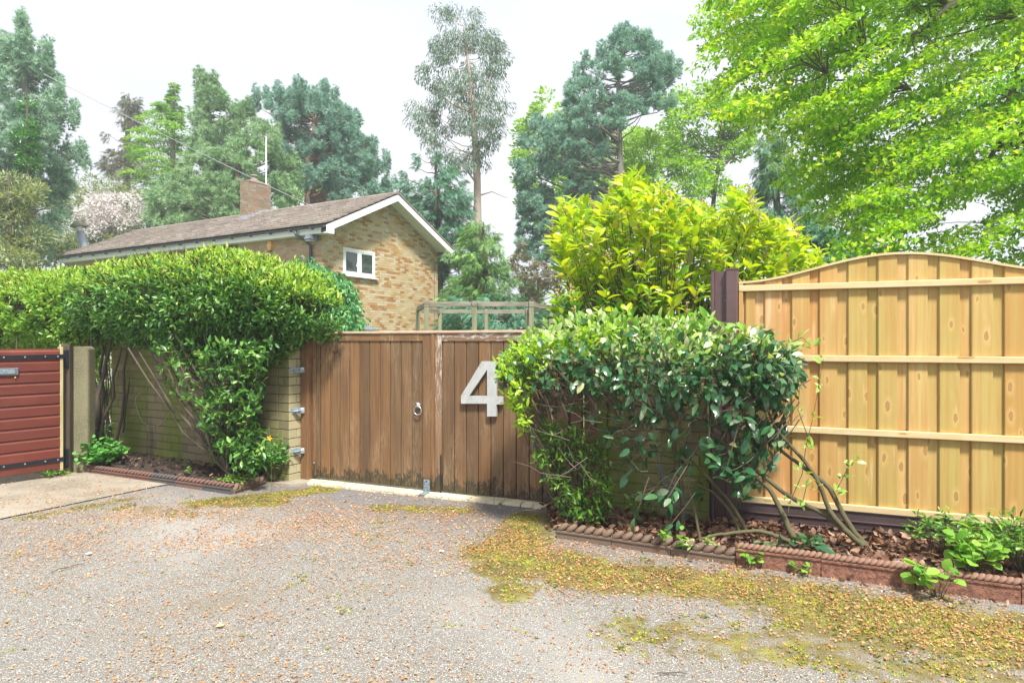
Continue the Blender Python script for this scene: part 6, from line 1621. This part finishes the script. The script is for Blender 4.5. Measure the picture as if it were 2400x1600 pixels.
stemp([(1620,960),(1600,890),(1570,820)], 0.013, 0.006, 5.3, 5.3)
stemp([(1650,980),(1700,900),(1720,800)], 0.012, 0.006, 5.2, 5.2)
for k in range(75):                                          # tangle of thin twigs
    x_, y_ = r8.uniform(1330, 1640), r8.uniform(900, 1190); D_ = r8.uniform(5.2, 5.75); L_ = r8.uniform(50, 150); a_ = r8.uniform(-0.6, 1.2)
    lowtw.tube(curve(at(x_, y_, D_), at(x_-L_*math.cos(a_), y_-L_*math.sin(a_), D_+r8.uniform(-.2, .2)), -0.03, 5, 0.012, r8)-eb, np.linspace(0.0048, 0.002, 5), 4, cap=False)
for k in range(110):
    c = P1[r8.integers(len(P1))]*np.array((0.98, 1, 1))-np.array((0, 0, 0.09)); a = np.array((c[0]*0.85+0.25, 5.35, r8.uniform(0.95, 1.3))); lowtw.tube(curve(a, c, 0, 4, 0.02, r8)-eb, [0.007, 0.006, 0.004, 0.003], 4, cap=False)
stuff(lowtw.build('twigs', M['b_brown'], er))
# thin pale-leaved shoots on the right
sh = MB(); PS, AS = [], []
for pts in ([(1850,1180),(1880,1110),(1890,1040),(1905,980),(1920,900),(1930,840)], [(1900,1040),(1870,960),(1875,900)], [(1960,1150),(1975,1120),(1990,1090),(2010,1075)], [(1860,800),(1880,790),(1900,810)], [(1880,1180),(1890,1140),(1905,1130)]):
    P = np.array([at(x_, y_, 5.0) for x_, y_ in pts]); sh.tube(P-eb, np.linspace(0.004, 0.0015, len(P)), 4, cap=False)
    for i in range(len(P)):
        for k in range(4): PS.append(P[i]+r8.normal(0, 0.018, 3)); AS.append(r8.normal(0, 0.8, 3)+np.array((0, -0.1, 0.3)))
sh.build('thin_shoots', M['b_olive'], er)
PS, AS = np.array(PS), np.array(AS)
V, F, tt = scat(TM['big'], PS, rots(AS, (0, -0.4, 1), r8, 0.5), 0.068*r8.uniform(0.6, 1.2, len(PS)), r8.uniform(0.4, 0.98, len(PS)))
stuff(build_np('shoot_leaves', V-eb, F, tt, M['l_elae_hi'], er, True))

# small-leaved privet mixed in at the left of that bush
pb = gnd(1330, 1215, 0.04)
pr_ = thing('privet_bush', 'small-leaved lime and green privet at left edge of the leathery bush', 'shrub', pb)
r9 = np.random.default_rng(9)
def whorls(poly, n, D0, D1, mind=0, q_=7, jit=0.018):
    A = sample_poly(poly, n, r9, mind); c = np.array([at(x_, y_, r9.uniform(D0, D1)) for x_, y_ in A])
    return c, np.repeat(c, q_, 0)+r9.normal(0, jit, (len(c)*q_, 3))
tw = MB(); Pa = []
c1, p1 = whorls([(1170,850),(1195,820),(1260,800),(1330,780),(1450,760),(1500,770),(1480,800),(1300,830),(1240,900),(1240,980),(1225,1010),(1190,950),(1185,900),(1165,880)], 300, 5.35, 6.0)
c2_, p2 = whorls([(1235,1000),(1300,980),(1390,1010),(1420,1080),(1440,1160),(1420,1220),(1350,1235),(1320,1200),(1290,1140),(1250,1090),(1262,1050)], 330, 5.5, 6.0)
c3, p3 = whorls([(1480,1120),(1560,1140),(1560,1220),(1480,1230)], 10, 5.6, 5.9)
for c in np.vstack([c1[::3], c2_[::2]]):
    a = pb+(c-pb)*np.array((0.6, 0.6, 0.7))+np.array((0.05, 0, -0.03)); tw.tube(curve(a, c, 0, 4, 0.02, r9)-pb, [0.006, 0.005, 0.004, 0.002], 4, cap=False)
for k in range(9): tw.tube(curve(pb+np.array((r9.normal(0, .08), r9.normal(0, .06), 0)), np.vstack([c1, c2_])[r9.integers(600)], -0.05, 6, 0.02, r9)-pb, np.linspace(0.014, 0.005, 6), 5, cap=False)
tw.build('stems', M['b_brown'], pr_)
for nm, p_, mt, sz in (('lime_leaves', p1, 'l_lime', 0.066), ('lower_leaves', np.vstack([p2, p3]), 'l_small', 0.055)):
    ax = r9.normal(0, 0.7, p_.shape)+np.array((-0.3, -0.2, 0.4)); V, F, tt = scat(TM['privetL'], p_, rots(ax, (0, -0.2, 1), r9, 0.5), sz*r9.uniform(0.6, 1.25, len(p_)), np.clip(r9.normal(0.5, 0.27, len(p_)), 0.01, 0.98))
    stuff(build_np(nm, V-pb, F, tt, M[mt], pr_, True))

# ------------------------------------------------------------------ small plants
def leafy(name, label, cat, base, n_st, h, spread, leaf, size, mat, per, seed, tm='privet', stem_m=None, up=0.35, lean=(0, 0)):
    r = np.random.default_rng(seed); root = thing(name, label, cat, base); mb = MB(); P, A = [], []
    for k in range(n_st):
        th = r.uniform(0, 2*math.pi); rd = spread*math.sqrt(r.uniform(0.02, 1)); hh = h*r.uniform(0.55, 1.1)*(1-0.35*rd/spread)
        tip = np.array((rd*math.cos(th)+lean[0]*hh, rd*math.sin(th)*0.8+lean[1]*hh, hh))
        C_ = curve((tip[0]*0.12, tip[1]*0.12, -0.02), tip, 0.12*rd, 5, 0.006, r); mb.tube(C_, [0.0035, 0.003, 0.0026, 0.002, 0.0014], 4, cap=False)
        for j in range(per):
            s_ = 0.45+0.55*(j+1)/per; i = s_*4; a_ = int(min(i, 3)); p = C_[a_]*(1-(i-a_))+C_[a_+1]*(i-a_)
            P.append(p); A.append(nrm(np.array((math.cos(th), math.sin(th), 0))*0.5+r.normal(0, 0.7, 3)*np.array((1, 1, 0.4))+np.array((0, 0, up))))
    P, A = np.array(P), np.array(A)
    mb.build('stems', stem_m or M['b_olive'], root)
    V, F, tt = scat(TM[tm], P, rots(A, (0, -0.15, 1), r, 0.3), size*r.uniform(0.6, 1.25, len(P)), r.uniform(0.02, 0.97, len(P)))
    stuff(build_np('foliage', V, F, tt, M[mat], root, True)); return root
leafy('ferny_plant', 'bushy ferny-leaved plant at the foot of the concrete post', 'plant', gnd(235, 1105), 85, 0.42, 0.34, 'x', 0.062, 'l_fern', 7, 201, 'round')
leafy('ferny_plant', 'soft ferny plant in right corner of the left bed against the pier', 'plant', gnd(640, 1118, 0.08), 55, 0.46, 0.20, 'x', 0.055, 'l_fern', 7, 202, 'privetL')
leafy('ground_weed', 'low pale weeds under the red gate by the timber post', 'weed', gnd(125, 1118), 26, 0.10, 0.22, 'x', 0.045, 'l_weed', 6, 203)
leafy('seedling', 'five-fingered dark green seedling in front of the twisted stems', 'plant', gnd(225, 1078, 0.05), 9, 0.62, 0.16, 'x', 0.10, 'l_fern', 6, 204, 'privetL', up=0.0)
leafy('ground_weed', 'tiny weeds carpeting the front right of the left soil bed', 'weed', gnd(555, 1128, 0.08), 60, 0.06, 0.26, 'x', 0.026, 'l_weed', 5, 205, 'round')
leafy('young_shoot', 'single bright leafy shoot in front of the hedge stems', 'plant', gnd(535, 1105, 0.09), 7, 0.18, 0.07, 'x', 0.07, 'l_weed', 6, 206, 'privetL')
leafy('young_shoot', 'small lone green shoot in the middle of the bare soil', 'plant', gnd(438, 1112, 0.09), 4, 0.09, 0.04, 'x', 0.05, 'l_weed', 5, 207, 'privetL')
leafy('ground_weed', 'round-leaved weed sprouting at the joint between brown and red edging', 'weed', gnd(1760, 1332), 5, 0.16, 0.06, 'x', 0.055, 'l_weed', 3, 208, 'round', up=0.1)
leafy('ground_weed', 'tall thin round-leaved weed in front of the brown rope edging', 'weed', gnd(1572, 1300), 5, 0.24, 0.12, 'x', 0.058, 'l_weed', 3, 209, 'round', up=0.1)
leafy('ground_weed', 'small clover-like weed below the red edging', 'weed', gnd(1880, 1350), 5, 0.11, 0.06, 'x', 0.038, 'l_weed', 4, 210, 'round', up=0.2)
leafy('ground_weed', 'big round-leaved weed growing against the red edging on the driveway', 'weed', gnd(2200, 1400), 15, 0.26, 0.17, 'x', 0.075, 'l_weed', 3, 211, 'round', up=0.2)
leafy('leafy_plant', 'bright upright plant with pale stalks inside the right end of the bed', 'plant', gnd(2290, 1350, 0.09), 24, 0.34, 0.17, 'x', 0.075, 'l_weed', 5, 212, 'round', up=0.35)
leafy('low_shrub', 'glossy sprawling evergreen shoots in front of the gravel board', 'shrub', gnd(2235, 1290, 0.08), 45, 0.30, 0.34, 'x', 0.062, 'l_small', 9, 213, 'privetL', up=0.3)
leafy('low_shrub', 'glossy green shrub cut by the right edge of the picture', 'shrub', gnd(2400, 1330, 0.08), 70, 0.40, 0.36, 'x', 0.066, 'l_small', 9, 214, 'privetL', up=0.3)
leafy('low_shrub', 'few dark leathery leaves lying on the litter by the big stems', 'plant', gnd(1850, 1285, 0.08), 12, 0.09, 0.26, 'x', 0.105, 'l_elae', 3, 215, 'big', up=0.1)
leafy('ground_weed', 'little variegated sprig at the foot of the brown rope edging', 'weed', gnd(1640, 1290, 0.05), 9, 0.12, 0.13, 'x', 0.055, 'l_elae_hi', 4, 216, 'big', up=0.1)
leafy('pergola_climber', 'yellow-green climber tips poking up between pergola posts', 'climber', (pt(1125, 14.5)[0], 14.5, 0), 34, 1.98, 0.42, 'x', 0.10, 'l_lime', 10, 217, 'leaf')
leafy('young_shoot', 'single star of yellow leaves standing on top of the red gate line', 'plant', at(125, 840, 8.6)*np.array((1, 1, 0)), 5, 1.66, 0.04, 'x', 0.10, 'l_lime', 7, 218, 'privetL')
fw_ = at(632, 1026, 7.0)
pf = thing('yellow_flower', 'single yellow flower at the right edge of the hedge stems', 'flower', fw_)
mb = MB()
for k in range(5):
    a_ = k*1.256; mb.add([(0, 0, 0), (0.02*math.cos(a_-0.5), -0.01, 0.02*math.sin(a_-0.5)), (0.034*math.cos(a_), -0.004, 0.034*math.sin(a_)), (0.02*math.cos(a_+0.5), -0.01, 0.02*math.sin(a_+0.5))], [(0, 1, 2, 3)])
mb.build('petals', M['yellow'], pf); mb = MB(); mb.tube([(0, 0.004, 0), (0.01, 0.02, -0.3), (0.0, 0.05, -0.62)], 0.002, 4); mb.build('flower_stalk', M['l_small'], pf)

# strings
mb = MB(); P = [at(x_, y_, 5.55) for x_, y_ in ((1540,1090),(1552,1110),(1560,1135),(1572,1150),(1570,1170),(1590,1185),(1608,1200),(1612,1212),(1600,1222))]; mb.tube(P, 0.0028, 4)
mb.tube([at(x_, y_, 5.5) for x_, y_ in ((1538,1060),(1548,1095),(1565,1120),(1585,1140),(1615,1190))], 0.0025, 4)
tag(mb.build('blue_string', M['string_blue']), 'bright blue string trailing down through the leathery bush', 'string')
mb = MB(); P = [at(1253+4*math.sin(k*1.9), 1008+k*4.2, 5.9) for k in range(11)]; mb.tube(P, [0.006+0.003*math.sin(k*2.1) for k in range(11)], 5)
tag(mb.build('blue_string', M['string_blue']), 'short knotted blue string hanging at the left edge of the bush', 'string')
wpt = lambda px, py: W.w(*[W.hit(px, py, -0.015)[0], -0.015], W.hit(px, py, -0.015)[1])
mb = MB(); P = [wpt(x_, y_) for x_, y_ in ((330,921),(318,930),(317,945),(324,968),(333,988),(345,996),(360,998),(375,995),(385,984),(398,965),(405,950))]; mb.tube(P, 0.0028, 4); mb.tube([wpt(304,932), wpt(318,922), wpt(330,921)], 0.0025, 4)
tag(mb.build('pale_cord', M['string_pale']), 'loop of pale cord hanging on the mossy left wall', 'cord')

# ------------------------------------------------------------------ litter on the driveway and in the beds
rg_ = np.random.default_rng(300)
n = 300000
Xs = rg_.uniform(-6.6, 5.6, n); Ys = 2.4+6.2*rg_.random(n)**1.0
d_ = litter_field(Xs, Ys)
vv = (Xs-G.o[0])*G.v[0]+(Ys-G.o[1])*G.v[1]
inb = (in_left(Xs, Ys) > -0.07) | (in_right(Xs, Ys) > -0.07) | (vv > -0.02)
k_ = (rg_.random(n) < d_*1.25) & ~inb
Xs, Ys = Xs[k_], Ys[k_]; n = len(Xs)
P = np.stack([Xs, Ys, np.full(n, 0.010)], 1); P[:, 2] += (vnoise(Xs*1.1, Ys*1.1, 5)-0.5)*0.012 + np.where(Xs < -3.9, 0.008, 0)
ax = rg_.normal(0, 1, (n, 3)); ax[:, 2] *= 0.25
R = rots(ax, (0, 0, 1), rg_, 0.45)
V, F, tt = scat(T_diamond(0.50, 0.10, -0.12), P, R, 0.0185*rg_.uniform(0.4, 1.35, n), np.clip(rg_.beta(2, 2, n), 0.01, 0.985))
stuff(build_np('fallen_bud_scales', V, F, tt, M['l_bud']), 'orange fallen bud scales strewn over the driveway', 'leaf litter')
n = 130000
Xs = rg_.uniform(-6.6, 5.6, n); Ys = rg_.uniform(2.4, 8.6, n); mf_ = moss_field(Xs, Ys)
k_ = (mf_+(vnoise(Xs*7, Ys*7, 4, 4)-0.5)*1.9 > 0.66+0.25*rg_.normal(0, 0.5, n)) & ~((in_left(Xs, Ys) > -0.07) | (in_right(Xs, Ys) > -0.07) | ((Xs-G.o[0])*G.v[0]+(Ys-G.o[1])*G.v[1] > -0.05))
Xs, Ys = Xs[k_], Ys[k_]; n = len(Xs)
P = np.stack([Xs, Ys, np.zeros(n)+0.001+(vnoise(Xs*1.1, Ys*1.1, 5)-0.5)*0.012], 1)
V, F, tt = scat(T_tuft(7, 1.2, 0.3, 5), P, rots(rg_.normal(0, 0.25, (n, 3))+np.array((0, 0, 1.0)), (1, 0, 0), rg_, 1.0), 0.018*rg_.uniform(0.4, 1.4, n), rg_.uniform(0.02, 0.97, n))
stuff(build_np('moss', V, F, tt, M['l_moss']), 'yellow-green moss cushions on the tarmac', 'moss')
def litter(name, label, inside, bounds, n, size, seed, zf, mat='l_litter', tm=None):
    r = np.random.default_rng(seed); x0, x1, y0, y1 = bounds
    X_ = r.uniform(x0, x1, n); Y_ = r.uniform(y0, y1, n); k = inside(X_, Y_, r); X_, Y_ = X_[k], Y_[k]; m = len(X_)
    P = np.stack([X_, Y_, zf(X_, Y_, r)], 1); ax = r.normal(0, 1, (m, 3)); ax[:, 2] *= 0.4
    V, F, tt = scat(tm or T_leaf(0.55, 0.12, -0.25), P, rots(ax, (0, 0, 1), r, 0.7), size*r.uniform(0.5, 1.3, m), np.clip(r.beta(2, 2, m), 0.01, 0.98))
    return stuff(build_np(name, V, F, tt, M[mat], None, False), label, 'leaf litter')
litter('dead_leaves', 'brown dead leaves heaped in the right bed', lambda x, y, r: in_right(x, y) > 0.01, (0.3, 4.6, 3.2, 7.0), 16000, 0.062, 401, lambda x, y, r: 0.024+0.028*r.random(len(x))+(vnoise(x*6, y*6, 5, 4)-0.5)*0.06)
litter('dead_leaves', 'sparse brown leaves lying on the driveway along the right edging', lambda x, y, r: (in_right(x, y) < -0.02) & (in_right(x, y) > -0.22*r.random(len(x))**1.5-0.03) & (x > 0.5), (0.4, 4.6, 3.0, 6.0), 1500, 0.05, 402, lambda x, y, r: 0.014+0.01*r.random(len(x)))
litter('dead_leaves', 'few dead leaves and crumbs on the left soil bed', lambda x, y, r: (in_left(x, y) > 0.02) & (r.random(len(x)) < 0.35), (-5.6, -2.4, 6.9, 9.2), 1500, 0.042, 403, lambda x, y, r: 0.115+0.015*r.random(len(x)))
# clods of soil
r = np.random.default_rng(404); mb = MB()
for k in range(900):
    x_, y_ = r.uniform(-5.5, -2.6), r.uniform(7.0, 9.1)
    if in_left(np.array([x_]), np.array([y_]))[0] < 0.06: continue
    s_ = r.uniform(0.008, 0.028); mb.ball((x_, y_, 0.10+r.uniform(0, 0.02)), (s_, s_*r.uniform(.6, 1), s_*0.7), 5, 3)
stuff(mb.build('soil_clods', M['soil']), 'loose dark clods on the left soil bed', 'soil')
# odd single things
mb = MB(); mb.ball((0, 0, 0.02), (0.055, 0.04, 0.028), 8, 5); o = mb.build('stone', M['concrete']); o.location = gnd(2103, 1330, 0.10); tag(o, 'pale stone lying just inside the red rope edging', 'stone')
mb = MB(); mb.ball((0, 0, 0.03), (0.10, 0.07, 0.06), 8, 5); o = mb.build('stone', M['rope_mix']); o.location = gnd(283, 1078, 0.09); tag(o, 'dark maroon stone at the left corner of the garden wall foot', 'stone')
for (px, py, px2, py2, lb) in ((120,1340,198,1320,'thin dark twig lying on the pale tarmac at the left'), (1385,1272,1440,1280,'short pale stick beside the start of the brown rope edging'), (1540,1575,1610,1578,'dark twig lying on the tarmac near the bottom of the picture')):
    mb = MB(); a, b_ = gnd(px, py, 0.012), gnd(px2, py2, 0.012); mb.tube(curve(a, b_, 0.004, 5, 0.004, r), [0.003, 0.004, 0.0035, 0.003, 0.002], 5); tag(mb.build('twig', M['b_brown']), lb, 'twig')
for (px, py, s_, lb) in ((1034,1291,0.018,'tiny white paper scrap on the tarmac in front of the gate'), (515,1466,0.022,'pale yellowish leaf lying alone on the tarmac in the foreground'), (208,1297,0.02,'small white scrap on the tarmac at the left')):
    mb = MB(); mb.add([(-s_, -s_*0.6, 0.002), (s_*0.8, -s_*0.9, 0.006), (s_*1.1, s_*0.5, 0.003), (-s_*0.4, s_*0.9, 0.008)], [(0, 1, 2, 3)]); o = mb.build('paper_scrap' if 'white' in lb else 'fallen_leaf', M['upvc'] if 'white' in lb else M['edge_wood']); o.location = gnd(px, py, 0.012); tag(o, lb, 'paper scrap' if 'white' in lb else 'leaf')
# ------------------------------------------------------------------ haze volume added to lift the tone of the far trees
mb = MB(); mb.box(-60, 60, -30, 70, -1.2, 24.0)
hz_ = mb.build('haze', None)
hm = bpy.data.materials.new('added haze'); hm.use_nodes = True
nt_ = hm.node_tree; nt_.nodes.clear()
ho_ = nt_.nodes.new('ShaderNodeOutputMaterial'); hv_ = nt_.nodes.new('ShaderNodeVolumePrincipled')
hv_.inputs['Color'].default_value = (0.93, 0.96, 1.0, 1); hv_.inputs['Density'].default_value = 0.0022; hv_.inputs['Anisotropy'].default_value = 0.2
nt_.links.new(hv_.outputs[0], ho_.inputs['Volume'])
hz_.data.materials.append(hm)
stuff(hz_, 'added haze volume lifting the tone of the far trees', 'haze')
